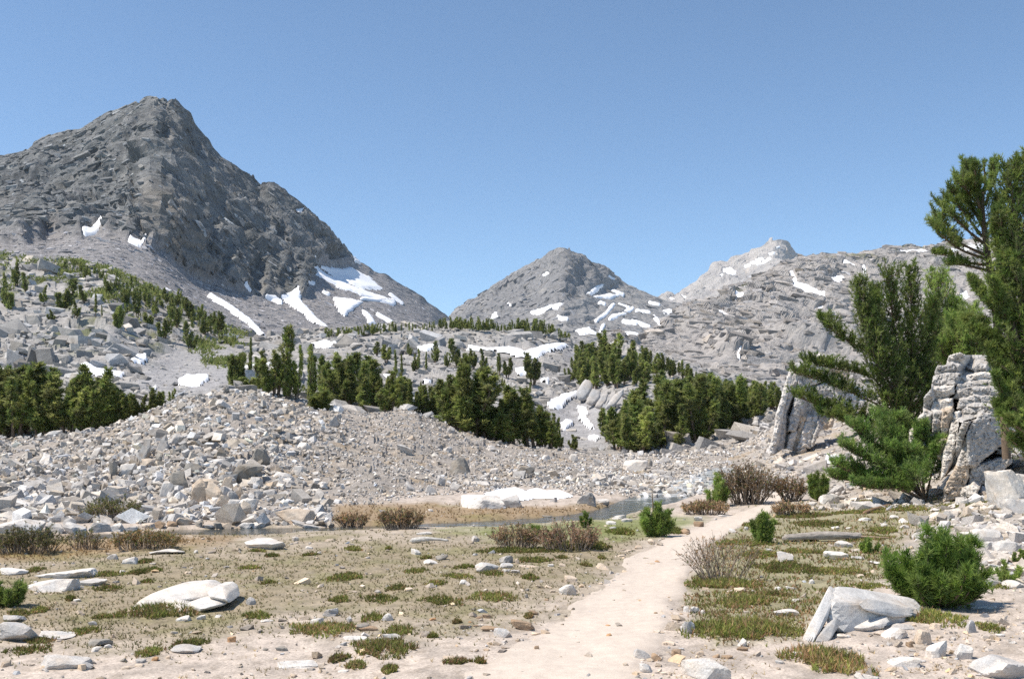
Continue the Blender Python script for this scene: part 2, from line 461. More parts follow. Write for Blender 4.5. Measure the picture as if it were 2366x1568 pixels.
M_ground = mat_mineral('soil_and_turf', scale=3.0, bump=.5, dist=.03, contrast=.3, speck=.3, rough=.95)
M_moraine = mat_mineral('moraine_gravel', scale=2.0, bump=.9, dist=.12, contrast=.35, speck=.4, rough=.95)
M_hill = mat_mineral('hillside_granite', scale=.55, bump=.8, dist=.35, contrast=.35, speck=.35, rough=.95)
gV = np.stack([XX, DD, ZZ], -1).reshape(-1, 3); gF = grid_faces(*XX.shape); gC = GC.reshape(-1, 3)
fY = gV[gF[:, 0], 1]; fX = gV[gF[:, 0], 0]
fh = z_base(fX, fY)
zone = np.where(fY > 95, 2, np.where((fY > 24) & (fh > .12) & (CX+FP*fX/fY < 1720), 1, 0))
GROUND = tag(obj('ground', sub_mesh('ground', gV, gF, gC, zone == 0, True), M_ground), kind='structure')
MORAINE = tag(obj('moraine_mound', sub_mesh('moraine_mound', gV, gF, gC, zone == 1, False), M_moraine), kind='structure')
HILL = tag(obj('rocky_hillside', sub_mesh('rocky_hillside', gV, gF, gC, zone == 2, False), M_hill), kind='structure')

# ------------------------------------------------------------------ mountains
M_snow, N, L, B = mat_new('old_snow')
B.inputs['Base Color'].default_value = (.86, .87, .9, 1); B.inputs['Roughness'].default_value = .7
nn = n_(N, 'ShaderNodeTexNoise'); nn.inputs['Scale'].default_value = .8; nn.inputs['Detail'].default_value = 6
gg = n_(N, 'ShaderNodeNewGeometry'); L.new(gg.outputs['Position'], nn.inputs['Vector'])
bb = n_(N, 'ShaderNodeBump'); bb.inputs['Strength'].default_value = .3; bb.inputs['Distance'].default_value = .3
L.new(nn.outputs['Fac'], bb.inputs['Height']); L.new(bb.outputs['Normal'], B.inputs['Normal'])

SURF = {}
def sheet(name, table, nx, ns, x0, x1, rough, colour, mat, smooth=False, blur=1.2, snow=(), snow_h=2.0, back=.35):
    """a mountain side: bearings x, each with (distance, picture height) from its foot to its crest, then a back slope"""
    ks = sorted(table); S = np.linspace(0, 1, ns); nb = 14
    K = []
    for k in ks:
        pts = table[k]
        d = np.array([p[0] for p in pts], float); z = EYE + (HY-np.array([p[1] for p in pts], float))/FP*d
        t = np.linspace(0, 1, len(d))
        K.append(np.concatenate([np.interp(S, t, d), np.interp(S, t, z)]))
    K = np.array(K)
    px = np.linspace(x0, x1, nx)
    T = np.array([np.interp(px, ks, K[:, j]) for j in range(2*ns)])
    D = gauss(T[:ns], 2.0, 0); Z = T[ns:]
    D = gauss(D, 2.0, 1)
    Zs = gauss(gauss(Z, blur, 0), 5.0, 1); w = sstep(.75, 1, S)[:, None]; Z = Zs*(1-w)+Z*w
    X = (px[None, :]-CX)/FP*D
    # surface normals
    P = np.stack([X, D, Z], -1)
    du = np.gradient(P, axis=1); dv = np.gradient(P, axis=0)
    Nn = np.cross(du, dv); Nn /= np.linalg.norm(Nn, axis=-1)[..., None]+1e-9
    Nn[Nn[..., 2] < 0] *= -1
    PXs = CX + FP*X/D; PYs = HY - FP*(Z-EYE)/D
    disp = rough(X, D, Z, PXs, PYs, S[:, None])
    disp = gauss(gauss(disp, .6, 0), .6, 1)
    fields = []
    for pts, wid in snow:
        if wid is None: sd = poly_sd(PXs, PYs, pts); w0 = max(3.0, .25*np.sqrt(abs(sum(pts[i][0]*pts[i-1][1]-pts[i-1][0]*pts[i][1] for i in range(len(pts)))/2)))
        else: sd = wid - seg_dist(PXs, PYs, pts)[0]; w0 = wid
        nk = min(1.0, w0/7); sd = sd + nk*(2.6*perlin(X*.05, D*.05, Z*.05) + 2.2*perlin(X*.16, D*.16, Z*.16))
        fields.append((sd, w0)); disp = disp*(1-.8*sstep(-4, 3, sd))
    Q = P + Nn*disp[..., None]
    C = colour(Q[..., 0], Q[..., 1], Q[..., 2], PXs, PYs, S[:, None])*np.array([1.0, 1.0, .985])
    # back slope
    last = Q[-1]; bk = []
    for i in range(1, nb):
        t = i/(nb-1); q = last.copy(); q[:, 1] += t*back*last[:, 1].mean(); q[:, 0] = last[:, 0]*(q[:, 1]/last[:, 1])
        q[:, 2] = last[:, 2]*(1-t) - 20*t + 0.02*last[:, 2]*perlin(q[:, 0]*.01, q[:, 1]*.01, 0)*4*t*(1-t); bk.append(q)
    A = np.concatenate([Q, np.array(bk)]); Ca = np.concatenate([C, np.repeat(C[-1:], nb-1, 0)])
    me = mesh_np(name, A.reshape(-1, 3), grid_faces(A.shape[0], A.shape[1]), np.clip(Ca, .02, .8).reshape(-1, 3), smooth)
    o = tag(obj(name, me, mat), kind='structure')
    SURF[name + str(x0)] = (Q, Nn, PXs, PYs, np.max([f[0] for f in fields], axis=0))
    low = np.stack([gauss(gauss(Q[..., i], 1.6, 0), 1.6, 1) for i in range(3)], -1)
    for sd, w0 in fields:
        m = sd > -3
        if m.sum() < 12: continue
        r, c = np.where(m); r0, r1, c0, c1 = max(r.min()-1, 0), min(r.max()+2, ns), max(c.min()-1, 0), min(c.max()+2, nx)
        sub = low[r0:r1, c0:c1] + Nn[r0:r1, c0:c1]*(snow_h*np.clip(sd[r0:r1, c0:c1]/w0+.15, -1, .45))[..., None]
        F = grid_faces(r1-r0, c1-c0); ok = m[r0:r1, c0:c1].ravel()[F].all(1)
        if ok.sum() < 4: continue
        u, inv = np.unique(F[ok], return_inverse=True)
        obj('snow_patch', mesh_np('snow_patch', sub.reshape(-1, 3)[u], inv.reshape(-1, 4), None, True), M_snow, o)
    return o

# --- left peak
LEFT = {
 -500: [(380,700),(600,660),(800,630),(1000,600),(1100,560)],
 -150: [(380,660),(600,600),(780,560),(950,500),(1100,430)],
 0:    [(380,640),(600,588),(780,545),(950,460),(1100,376)],
 60:   [(380,650),(620,580),(790,535),(950,450),(1100,360)],
 110:  [(380,660),(650,578),(800,528),(950,440),(1100,336)],
 200:  [(380,680),(650,570),(800,515),(950,410),(1100,305)],
 260:  [(400,690),(650,570),(790,520),(940,395),(1100,275)],
 320:  [(400,700),(650,590),(750,560),(900,410),(1100,247)],
 350:  [(400,710),(650,605),(735,572),(870,420),(1090,230)],
 375:  [(400,715),(650,620),(745,590),(890,440),(1090,238)],
 405:  [(400,722),(660,645),(765,612),(920,460),(1110,231)],
 430:  [(400,728),(680,660),(790,632),(950,480),(1130,262)],
 470:  [(400,740),(700,685),(820,655),(980,515),(1150,310)],
 510:  [(400,752),(720,696),(840,665),(1010,535),(1170,365)],
 545:  [(400,765),(740,705),(860,676),(1040,555),(1200,402)],
 590:  [(400,780),(760,715),(885,690),(1070,575),(1240,440)],
 625:  [(400,790),(770,722),(905,697),(1100,580),(1270,431)],
 650:  [(400,795),(780,728),(920,700),(1120,590),(1290,444)],
 690:  [(400,800),(800,735),(950,700),(1160,605),(1320,476)],
 740:  [(400,810),(850,740),(1020,690),(1230,620),(1390,520)],
 780:  [(430,815),(880,745),(1080,690),(1290,640),(1450,566)],
 810:  [(450,820),(920,748),(1120,690),(1330,640),(1490,590)],
 860:  [(500,810),(1000,750),(1200,700),(1400,660),(1560,629)],
 900:  [(550,810),(1050,755),(1250,710),(1450,675),(1620,641)],
 960:  [(600,810),(1150,765),(1350,735),(1550,710),(1760,680)],
 1000: [(650,810),(1250,770),(1450,750),(1650,730),(1860,708)],
 1030: [(700,815),(1350,780),(1600,765),(1800,752),(1960,731)],
 1090: [(750,825),(1400,800),(1650,790),(1850,785),(2050,775)],
 1200: [(800,850),(1400,830),(1650,825),(1850,820),(2050,820)],
}
ROCKEDGE = [(-500,600),(-100,585),(0,565),(60,560),(110,545),(190,548),(230,535),(330,570),(360,575),(400,612),(450,640),(520,662),(600,690),(650,690),(700,680),(730,600),(800,602),(830,600),(850,625),(900,640),(1040,735)]
def rock_part(px, py):
    e = np.interp(px, [p[0] for p in ROCKEDGE], [p[1] for p in ROCKEDGE])
    return sstep(10, -14, py - e)
LEFT_RECESS = [([(248,402),(285,378),(312,372),(350,384),(362,408),(335,418),(262,416)],16), ([(405,300),(425,285),(452,320),(470,360),(455,372),(425,340)],12), ([(160,480),(215,462),(250,480),(240,500),(180,505)],10), ([(268,500),(310,492),(330,520),(300,530)],9),
  ([(395,250),(420,255),(430,290),(410,285)],8), ([(560,640),(590,600),(610,640),(600,690),(575,690)],5), ([(640,650),(660,610),(680,640),(690,680),(660,690)],5), ([(480,600),(500,570),(520,610),(510,650),(490,650)],5), ([(730,575),(790,580),(805,600),(760,604),(735,598)],12), ([(20,470),(70,440),(110,430),(60,480)],9), ([(430,540),(450,500),(470,540),(455,600)],5), ([(350,330),(372,300),(385,330),(365,350)],8), ([(620,560),(640,520),(655,560),(640,590)],9)]
def left_rough(X, Y, Z, px, py, S):
    rk = rock_part(px, py + 9*perlin(px*.03, py*.03, 2))
    rib = np.interp(py, [230, 370, 480, 570, 640], [380, 335, 338, 350, 380])
    side = sstep(-25, 25, px-rib)
    a1 = X*.62 - Z*.78; b1 = X*.78 + Z*.62       # right face: beds dip down to the right
    a2 = X*.80 + Z*.60; b2 = -X*.60 + Z*.80      # left face: beds rise to the right
    a = a2 + (a1-a2)*side; b = b2 + (b1-b2)*side
    n = 16*fbm(X, Y, Z, 1/140, 4, .5, True)
    n = n + 7*fbm(a*.35, b, Y*.5, 1/38, 3, .5, True)
    wv = 5*perlin(X/40, Y/40, Z/40)
    n = n + 3.2*facets(a/46, (b+wv)/17, 61, 1.6) + 1.8*facets(a/20, (b+wv)/8, 67, 1.6) + .9*facets(a/8, b/4.5, 71, 1.6)
    n = n - .7*terrace(b + wv + 3*facets(a/30, b/30, 63), 11)*.5
    n = n + 1.2*fbm(X, Y, Z, 1/7, 2)
    for pl, dep in LEFT_RECESS:
        sdp = poly_sd(px + 4*perlin(px*.08, py*.08, 4), py + 4*perlin(px*.08, py*.08, 9), pl); n = n - dep*sstep(-2, 7, sdp) + .35*dep*sstep(10, 0, np.abs(sdp+6))
    t = 2.0*fbm(X, Y, Z, 1/60, 3) + 1.0*fbm(X, Y, Z, 1/6, 2) + .8*facets(X/5, Z/3, 15)
    n = n - 6 + 8*fbm(a*.22, b, Y*.3, 1/75, 3, .5, True)
    crest = 1 - .4*sstep(.86, 1, S)
    return n*rk*crest + t*(1-rk) + 4*rk*(1-sstep(.8, 1, S))
def left_col(X, Y, Z, px, py, S):
    rk = rock_part(px, py + 9*perlin(px*.03, py*.03, 2))
    n1 = fbm(X, Y, Z, 1/50, 4); n2 = fbm(X, Y, Z, 1/9, 3); n3 = fbm(X, Y, Z, 1/130, 3)
    C = np.broadcast_to(np.array([.19, .197, .203]), X.shape+(3,)).copy()
    C = col_lerp(C, np.array([.15, .152, .158]), sstep(-.1, .4, n1)*.8)
    C = col_lerp(C, np.array([.25, .235, .21]), sstep(.05, .4, n3)*.4)
    rib = np.interp(py, [230, 370, 480, 570, 640], [380, 335, 338, 350, 380]); side = sstep(-25, 25, px-rib)
    aa = (X*.80+Z*.60)*(1-side) + (X*.62-Z*.78)*side; bb_ = (-X*.60+Z*.80)*(1-side) + (X*.78+Z*.62)*side
    band = fbm(aa*.12, bb_, Y*.2, 1/22, 4)
    C = col_lerp(C, np.array([.095, .10, .098]), sstep(.05, .4, band)*.7)
    C = col_lerp(C, np.array([.32, .305, .285]), sstep(.1, .45, -band)*.6)
    C = col_lerp(C, np.array([.29, .25, .205]), np.exp(-((px-rib-30)/45)**2)*sstep(430, 520, py)*.55*sstep(-.3, .3, n1))
    C = col_lerp(C, np.array([.33, .32, .32]), sstep(.15, .5, n2)*.6)
    T = np.broadcast_to(np.array([.31, .298, .305]), X.shape+(3,)).copy()
    T = col_lerp(T, np.array([.24, .235, .245]), sstep(0, .5, n2)*.6)
    T = col_lerp(T, np.array([.37, .35, .34]), sstep(.0, .5, n1)*.5)
    return T + (C-T)*rk[..., None]
M_peak = mat_mineral('peak_rock', scale=.12, bump=.9, dist=3.0, contrast=.45, speck=.5, rough=.95)
SN = lambda *p: (list(p), None)
ST = lambda w, *p: (list(p), w)
LEFT_SNOW = [
 ST(6,(708,606),(740,632),(790,660),(850,682),(908,700)), SN((742,616),(790,622),(812,618),(850,640),(884,668),(835,668),(800,650),(770,640)),
 SN((768,690),(800,690),(838,698),(805,722),(796,732),(778,712)), SN((645,690),(668,678),(682,672),(700,702),(735,740),(757,756),(725,748),(690,718)),
 ST(4.5,(484,684),(530,712),(572,742),(606,782)), SN((812,592),(824,594),(832,610),(820,606)), SN((672,492),(688,490),(684,502),(674,504)),
 ST(3,(196,546),(225,535),(252,515)), ST(3,(322,572),(334,562)), SN((835,715),(850,722),(868,748),(852,748)), ST(3,(612,688),(632,694),(650,700)),
 ST(2.5,(296,560),(322,570)), ST(3,(835,690),(870,694),(910,694)), SN((318,242),(330,238),(328,246)), ST(2.5,(140,358),(150,352)), ST(3,(870,726),(905,745)),
 ST(3,(560,668),(574,676)), ST(3,(900,680),(930,702)), ST(3,(706,650),(724,658)), ST(2.5,(745,675),(760,682))]
PEAK_L = sheet('mountain_peak', LEFT, 410, 250, -420, 1190, left_rough, left_col, M_peak, snow=LEFT_SNOW, snow_h=4.5)

# --- centre peak
def tbl(crest, foot_y, d0, d1, mid=(.35, .75), dj=None):
    T = {}
    for x, y in crest:
        dd = (dj(x) if dj else 0)
        a, b = d0, d1+dd
        T[x] = [(a, foot_y), (a+(b-a)*mid[0], foot_y+(y-foot_y)*.30), (a+(b-a)*mid[1], foot_y+(y-foot_y)*.68), (b, y)]
    return T
CENT = tbl([(900,850),(1000,790),(1045,742),(1070,716),(1098,695),(1130,680),(1145,662),(1200,626),(1240,606),(1262,592),(1275,582),(1287,572),(1300,572),(1312,577),(1340,590),(1390,620),(1430,645),(1470,668),(1530,692),(1570,700),(1640,712),(1760,740)],
           800, 1900, 3000, dj=lambda x: -260*math.exp(-((x-1300)/50)**2))
def cent_rough(X, Y, Z, px, py, S):
    rk = sstep(-10, 14, poly_sd(px, py + 8*perlin(px*.04, py*.04, 1), [(1000,800),(1040,735),(1140,655),(1290,560),(1400,615),(1440,650),(1380,665),(1340,690),(1250,720),(1180,755),(1120,790)]))
    a = X*.35 + Z; b = X - .35*Z
    n = 22*fbm(X, Y*.5, Z*.35, 1/260, 3, .5, True) + 15*fbm(b, Y, a*.16, 1/80, 3, .5, True) + 5*facets(b/60, a/40, 81, 1.6) + 2.4*facets(b/22, a/16, 83, 1.6)
    n = n + 2.5*fbm(X, Y, Z, 1/16, 2)
    t = 8*fbm(X, Y, Z, 1/140, 3) + 4.5*facets((X+Z)/70, (Z-.4*X)/22, 87, 1.6) + 1.8*facets(X/22, Z/9, 89, 1.6) + 2*fbm(X, Y, Z, 1/14, 2)
    return ((n-4)*(1-.45*sstep(.85, 1, S))+6*(1-sstep(.85, 1, S)))*rk + t*(1-rk)*(1-.5*sstep(.85, 1, S))
def cent_col(X, Y, Z, px, py, S):
    n1 = fbm(X, Y, Z, 1/120, 4); n2 = fbm(X, Y, Z, 1/22, 3)
    rk = sstep(-20, 24, poly_sd(px, py, [(1000,800),(1040,735),(1140,655),(1290,560),(1400,615),(1440,650),(1380,665),(1340,690),(1250,720),(1180,755),(1120,790)]))
    C = np.broadcast_to(np.array([.30, .293, .29]), X.shape+(3,)).copy()
    C = col_lerp(C, np.array([.195, .195, .205]), rk*.8)
    C = col_lerp(C, np.array([.20, .20, .215]), sstep(0, .5, n1)*.5)
    C = col_lerp(C, np.array([.39, .37, .35]), sstep(.1, .5, n2)*.6)
    return C
CENT_SNOW = [SN((1228,725),(1270,705),(1305,700),(1290,712),(1250,726)), SN((1352,682),(1375,664),(1392,662),(1380,674),(1362,686)), SN((1370,686),(1400,680),(1432,682),(1410,690),(1375,690)),
 ST(2.6,(1415,672),(1440,682)), ST(3,(1180,715),(1194,716)), ST(4,(1378,740),(1400,725),(1416,706)), ST(4,(1410,736),(1440,725),(1460,715)), ST(3,(1460,742),(1500,755)),
 ST(4,(1535,722),(1565,722)), ST(3,(1430,704),(1452,712)), ST(4,(1140,745),(1148,735)), ST(3,(1290,735),(1310,738)), SN((1330,762),(1360,756),(1380,770),(1350,772)),
 ST(4,(1386,770),(1394,752)), SN((1430,768),(1470,770),(1490,782),(1450,784)), ST(3,(1510,735),(1530,752)), ST(2.5,(1262,640),(1270,634)), ST(3,(1500,700),(1522,706)),
 ST(2.5,(1400,650),(1414,652)), ST(3,(1385,700),(1396,704)), ST(3,(1470,720),(1500,724)), ST(3,(1440,742),(1470,748))]
PEAK_C = sheet('mountain_peak', CENT, 290, 160, 960, 1740, cent_rough, cent_col, M_peak, snow=CENT_SNOW, snow_h=9.0)

# --- far pale peak
FAR = tbl([(1380,760),(1480,716),(1520,700),(1535,690),(1545,680),(1556,690),(1568,686),(1580,672),(1605,658),(1632,630),(1650,611),(1683,604),(1702,590),(1735,578),(1752,570),(1776,552),(1800,550),(1812,558),(1822,572),(1845,594),(1900,625),(2000,650),(2200,680)],
          760, 4200, 5600, dj=lambda x: -300*math.exp(-((x-1790)/40)**2))
def far_rough(X, Y, Z, px, py, S):
    n = 50*fbm(X, Y*.5, Z*.4, 1/480, 3, .5, True) + 46*fbm(X-.2*Z, Y, Z*.15, 1/110, 3, .55, True) - 25 + 10*facets(X/110, Z/60, 91, 1.6) + 5*facets(X/45, Z/26, 93, 1.6) + 4*fbm(X, Y, Z, 1/30, 2)
    return n*(1-.45*sstep(.8, 1, S))
def far_col(X, Y, Z, px, py, S):
    n1 = fbm(X, Y, Z, 1/260, 4); n2 = fbm(X, Y, Z, 1/50, 3)
    C = np.broadcast_to(np.array([.43, .405, .39]), X.shape+(3,)).copy()
    C = col_lerp(C, np.array([.25, .245, .255]), sstep(0, .5, n1)*.6)
    return col_lerp(C, np.array([.42, .39, .37]), sstep(.1, .5, n2)*.6)
FAR_SNOW = [SN((1672,632),(1690,620),(1700,625),(1690,638),(1675,642)), ST(3,(1735,606),(1765,612),(1780,602)), SN((1745,600),(1765,596),(1772,604),(1750,608)), ST(2.5,(1665,648),(1672,642)),
 ST(2,(1795,574),(1800,572)), ST(2.5,(1575,690),(1590,700)), ST(2,(1720,614),(1732,612)), ST(2,(1780,592),(1790,588)), ST(2,(1550,700),(1560,704))]
PEAK_F = sheet('mountain_peak', FAR, 230, 110, 1400, 2150, far_rough, far_col, M_peak, snow=FAR_SNOW, snow_h=14.0)

# --- right granite shoulder
RIGHT = {}
for x, yc, yf, dc in [(1380,800,830,560),(1440,796,835,560),(1490,788,840,600),(1530,756,845,650),(1570,726,850,700),(1620,704,855,740),(1680,680,862,800),(1740,648,872,860),(1800,612,880,910),(1850,597,888,950),
                      (1900,590,892,980),(1960,588,895,1000),(2020,582,895,1020),(2060,575,895,1040),(2130,571,895,1060),(2200,560,895,1090),(2366,545,895,1100),(2700,520,895,1150),(3100,510,895,1150)]:
    f = 400.0; yf += 40
    RIGHT[x] = [(f, yf), (f+(dc-f)*.3, yf+(yc-yf)*.22), (f+(dc-f)*.55, yf+(yc-yf)*.50), (f+(dc-f)*.8, yf+(yc-yf)*.80), (dc, yc)]
def right_rough(X, Y, Z, px, py, S):
    tl = sstep(-16, 20, poly_sd(px, py, [(1400,840),(1480,790),(1560,750),(1640,760),(1640,800),(1700,850),(1600,880)]))
    wx = X + 20*perlin(X*.01, Y*.01, 3); wz = Z + .35*Y*.25
    n = 8*fbm(X, Y, Z, 1/90, 4, .5, True) + 3.6*facets(wx/42, (Z+.25*X)/15, 101, 1.6) + 2.2*facets(wx/18, (Z+.25*X)/7, 103, 1.6) + .9*facets(X/7, Z/3.2, 107, 1.6) + .8*fbm(X, Y, Z, 1/6, 2)
    n = n - .8*terrace(Z + .2*X + 4*perlin(X/50, Y/50, 1) + 2*facets(X/25, Z/14, 111), 9)*.7
    n = n + 12*sstep(-16, 16, poly_sd(px, py, [(1640,815),(1730,790),(1800,800),(1880,750),(1960,740),(2000,850),(1800,830)]))*(.5+.5*fbm(X, Y, 2, 1/30, 2))
    t = 2*fbm(X, Y, Z, 1/40, 3) + 1.1*facets(X/4.5, Z/2.2, 109) + .9*fbm(X, Y, Z, 1/5, 2)
    return (n*(1-.5*sstep(.92, 1, S)))*(1-tl) + t*tl
def right_col(X, Y, Z, px, py, S):
    n1 = fbm(X, Y, Z, 1/45, 4); n2 = fbm(X, Y, Z, 1/8, 3); n3 = fbm(X, Y, Z, 1/90, 3)
    C = np.broadcast_to(np.array([.345, .325, .315]), X.shape+(3,)).copy()
    C = col_lerp(C, np.array([.25, .245, .245]), sstep(0, .4, n1)*.65)
    C = col_lerp(C, np.array([.41, .385, .36]), sstep(.1, .5, n2)*.6)
    C = col_lerp(C, np.array([.40, .32, .24]), sstep(.1, .5, n3)*sstep(-30, 30, poly_sd(px, py, [(1480,780),(1640,720),(1700,780),(1720,830),(1600,800)]))*.5)
    C = col_lerp(C, np.array([.12, .125, .05]), sstep(.2, .35, fbm(X, Y, Z, 1/24, 3))*sstep(.82, .95, S)*.8)
    return C
RIGHT_SNOW = [ST(4,(1826,640),(1836,665),(1866,676),(1898,690)), SN((1912,648),(1945,635),(1950,645),(1935,662),(1920,658)), ST(3.2,(1730,688),(1790,690)), SN((1806,688),(1840,692),(1845,702),(1815,698)),
 SN((1646,728),(1664,728),(1680,738),(1652,740)), ST(3,(1868,694),(1900,698)), SN((2080,585),(2130,578),(2140,584),(2095,596),(2060,594)), ST(3,(1950,612),(1972,618)), ST(3,(1850,608),(1870,612)),
 ST(3,(1800,756),(1825,760)), ST(3,(1836,755),(1860,758)), ST(3,(1995,620),(2000,650)), ST(3,(1880,730),(1900,722)), ST(3,(1700,690),(1714,690)), ST(3,(1730,808),(1746,818)), ST(3,(1704,832),(1706,848)),
 SN((2190,575),(2280,570),(2300,580),(2200,584)), SN((2210,690),(2232,680),(2240,695),(2225,702)), ST(3,(2030,700),(2060,695)), ST(2.5,(1788,710),(1800,712)), ST(3,(1930,720),(1960,716)), ST(2.5,(1794,780),(1808,784))]
M_gran = mat_mineral('granite_shoulder', scale=.25, bump=.7, dist=1.0, contrast=.3, speck=.35, rough=.95)
RSH = sheet('granite_shoulder', RIGHT, 370, 210, 1390, 2700, right_rough, right_col, M_gran, snow=RIGHT_SNOW, snow_h=2.6)

# --- snow lying on the near slopes
def ground_snow(polys, parent, hgt):
    PYg = HY - FP*(gauss(gauss(ZZ, 2, 0), 2, 1)-EYE)/DD
    zs = gauss(gauss(ZZ, 1.8, 0), 1.8, 1)
    for pts, _ in polys:
        xs = [p[0] for p in pts]; c0, c1 = np.searchsorted(cols_px, [min(xs)-8, max(xs)+8])
        sl = (slice(None), slice(c0, c1)); sd = poly_sd(PX[sl], PYg[sl], pts) + 3.0*perlin(XX[sl]*.25, DD[sl]*.2, 3) + 2.0*perlin(XX[sl]*.8, DD[sl]*.6, 5)
        dm = DD[sl][sd > 0]
        if not len(dm): continue
        sd = np.where((DD[sl] > np.median(dm)*.72) & (DD[sl] < np.median(dm)*1.4), sd, -9)
        m = sd > -2.5; F = grid_faces(*sd.shape); F = F[m.ravel()[F].all(1)]
        if len(F) < 4: continue
        w0 = max(3., .12*(max(xs)-min(xs)))
        P = np.stack([XX[sl], DD[sl], zs[sl] + hgt*np.clip(sd/w0+.12, -1, .3)*DD[sl]/200], -1).reshape(-1, 3)
        u, inv = np.unique(F, return_inverse=True)
        obj('snow_patch', mesh_np('snow_patch', P[u], inv.reshape(-1, 4), None, True), M_snow, parent)
ground_snow(HILL_SNOW, HILL, 2.2)
ground_snow([SN((1120,1142),(1150,1134),(1190,1126),(1215,1136),(1240,1128),(1262,1136),(1290,1132),(1322,1146),(1290,1152),(1240,1150),(1200,1158),(1150,1160))], MORAINE, 1.6)
SNOWY = [p for p, _ in HILL_SNOW] + [[(1120,1142),(1190,1126),(1290,1132),(1322,1146),(1290,1152),(1150,1160)]]
def on_snow(px, py):
    m = np.zeros(np.shape(px), bool)
    for p in SNOWY: m |= poly_sd(px, py, p) > -3
    return m

# wide valley floor under everything, out to the horizon
vf = []
R0 = 9000
me = mesh_np('valley_floor', [(-R0,-400,-14),(R0,-400,-14),(R0,R0,-14),(-R0,R0,-14)], [[0,1,2,3]], np.full((4,3), .3))
tag(obj('valley_floor', me, M_hill), kind='structure')

# ------------------------------------------------------------------ rocks
import bmesh
def hull_proto(seed, n=13, boxy=.5):
    rg = np.random.default_rng(seed)
    p = rg.normal(size=(n, 3)); p /= np.linalg.norm(p, axis=1)[:, None]
    q = p/np.abs(p).max(1)[:, None]
    p = p*(1-boxy) + q*boxy
    p *= rg.uniform(.75, 1.0, (n, 1))
    bm = bmesh.new()
    for v in p: bm.verts.new(v)
    r = bmesh.ops.convex_hull(bm, input=bm.verts[:])
    bmesh.ops.delete(bm, geom=[g for g in bm.verts if not g.link_faces], context='VERTS')
    bm.verts.index_update()
    bmesh.ops.triangulate(bm, faces=bm.faces[:])
    V = np.array([v.co[:] for v in bm.verts]); F = np.array([[v.index for v in f.verts] for f in bm.faces])
    bm.free()
    lo, hi = V.min(0), V.max(0)
    return (V-(lo+hi)/2)/(hi-lo), F
def box_proto(seed):
    rg = np.random.default_rng(seed)
    c = np.array([[x, y, z] for x in (-1, 1) for y in (-1, 1) for z in (-1, 1)], float)
    c = c*rg.uniform(.62, 1, (8, 3)); c[:, 0] += c[:, 2]*rg.normal(0, .3); c[:, 1] += c[:, 0]*rg.normal(0, .3)
    bm = bmesh.new()
    for v in c: bm.verts.new(v)
    bmesh.ops.convex_hull(bm, input=bm.verts[:])
    bmesh.ops.delete(bm, geom=[g for g in bm.verts if not g.link_faces], context='VERTS'); bm.verts.index_update()
    bmesh.ops.triangulate(bm, faces=bm.faces[:])
    V = np.array([v.co[:] for v in bm.verts]); F = np.array([[v.index for v in f.verts] for f in bm.faces]); bm.free()
    lo, hi = V.min(0), V.max(0)
    return (V-(lo+hi)/2)/(hi-lo), F
PROTO = [box_proto(300+i) for i in range(12)] + [hull_proto(100+i, 11+i % 5, .35+.03*i) for i in range(6)]

def rot_mats(a, b, c):
    ca, sa, cb, sb, cc, sc = np.cos(a), np.sin(a), np.cos(b), np.sin(b), np.cos(c), np.sin(c)
    R = np.empty((len(a), 3, 3))
    R[:, 0, 0] = cc*cb; R[:, 0, 1] = cc*sb*sa-sc*ca; R[:, 0, 2] = cc*sb*ca+sc*sa
    R[:, 1, 0] = sc*cb; R[:, 1, 1] = sc*sb*sa+cc*ca; R[:, 1, 2] = sc*sb*ca-cc*sa
    R[:, 2, 0] = -sb; R[:, 2, 1] = cb*sa; R[:, 2, 2] = cb*ca
    return R

def scatter_mesh(name, pos, scl, R, col, rg):
    """one mesh of many loose stones; scl is the full size along three axes, R their turn"""
    A = Acc(); k = rg.integers(0, len(PROTO), len(pos))
    for i, (pv, pf) in enumerate(PROTO):
        m = np.where(k == i)[0]
        if not len(m): continue
        V = np.einsum('nij,nvj->nvi', R[m], pv[None]*scl[m][:, None, :]) + pos[m][:, None, :]
        F = (pf[None] + (np.arange(len(m))*len(pv))[:, None, None]).reshape(-1, 3)
        A.add(V.reshape(-1, 3), F, np.repeat(col[m], len(pv), 0))
    return A.mesh(name)

def tone_cols(rg, n, base, var=.16, warm=.06):
    v = np.exp(rg.normal(0, var, (n, 1)))
    w = rg.normal(0, warm, (n, 1))*np.array([[1, .2, -1]])
    return np.clip(np.asarray(base)*v*(1+w), .04, .75)

M_stone = mat_mineral('loose_stone', scale=5.0, bump=.5, dist=.02, contrast=.25, speck=.22, rough=.9, tint=(.75, .6, .45))
M_block = mat_mineral('moraine_block', scale=2.5, bump=.6, dist=.04, contrast=.3, speck=.25, rough=.9, tint=(.8, .68, .52))
M_slab = mat_mineral('hillside_block', scale=.6, bump=.6, dist=.2, contrast=.3, speck=.3, rough=.95)
M_crag = mat_mineral('crag_block', scale=.2, bump=.8, dist=1.5, contrast=.45, speck=.45, rough=.95)

# loose rubble of the moraine, sampled evenly over the picture so that its far side is not overfilled
def picture_scatter(n, rg, xr, yr, keep, dmin=20, dmax=120):
    """points of the ground: random bearings and distances, thinned so that their density falls with distance"""
    px = rg.uniform(xr[0], xr[1], n); d = np.exp(rg.uniform(math.log(dmin), math.log(dmax), n))
    X = (px-CX)/FP*d; Z = z_ground(X, d)
    vx, vy = proj(X, d, Z)
    m = (vy > yr[0]) & (vy < yr[1]) & keep(X, d, Z, vx, vy)
    return X[m], d[m], Z[m], vx[m], vy[m]

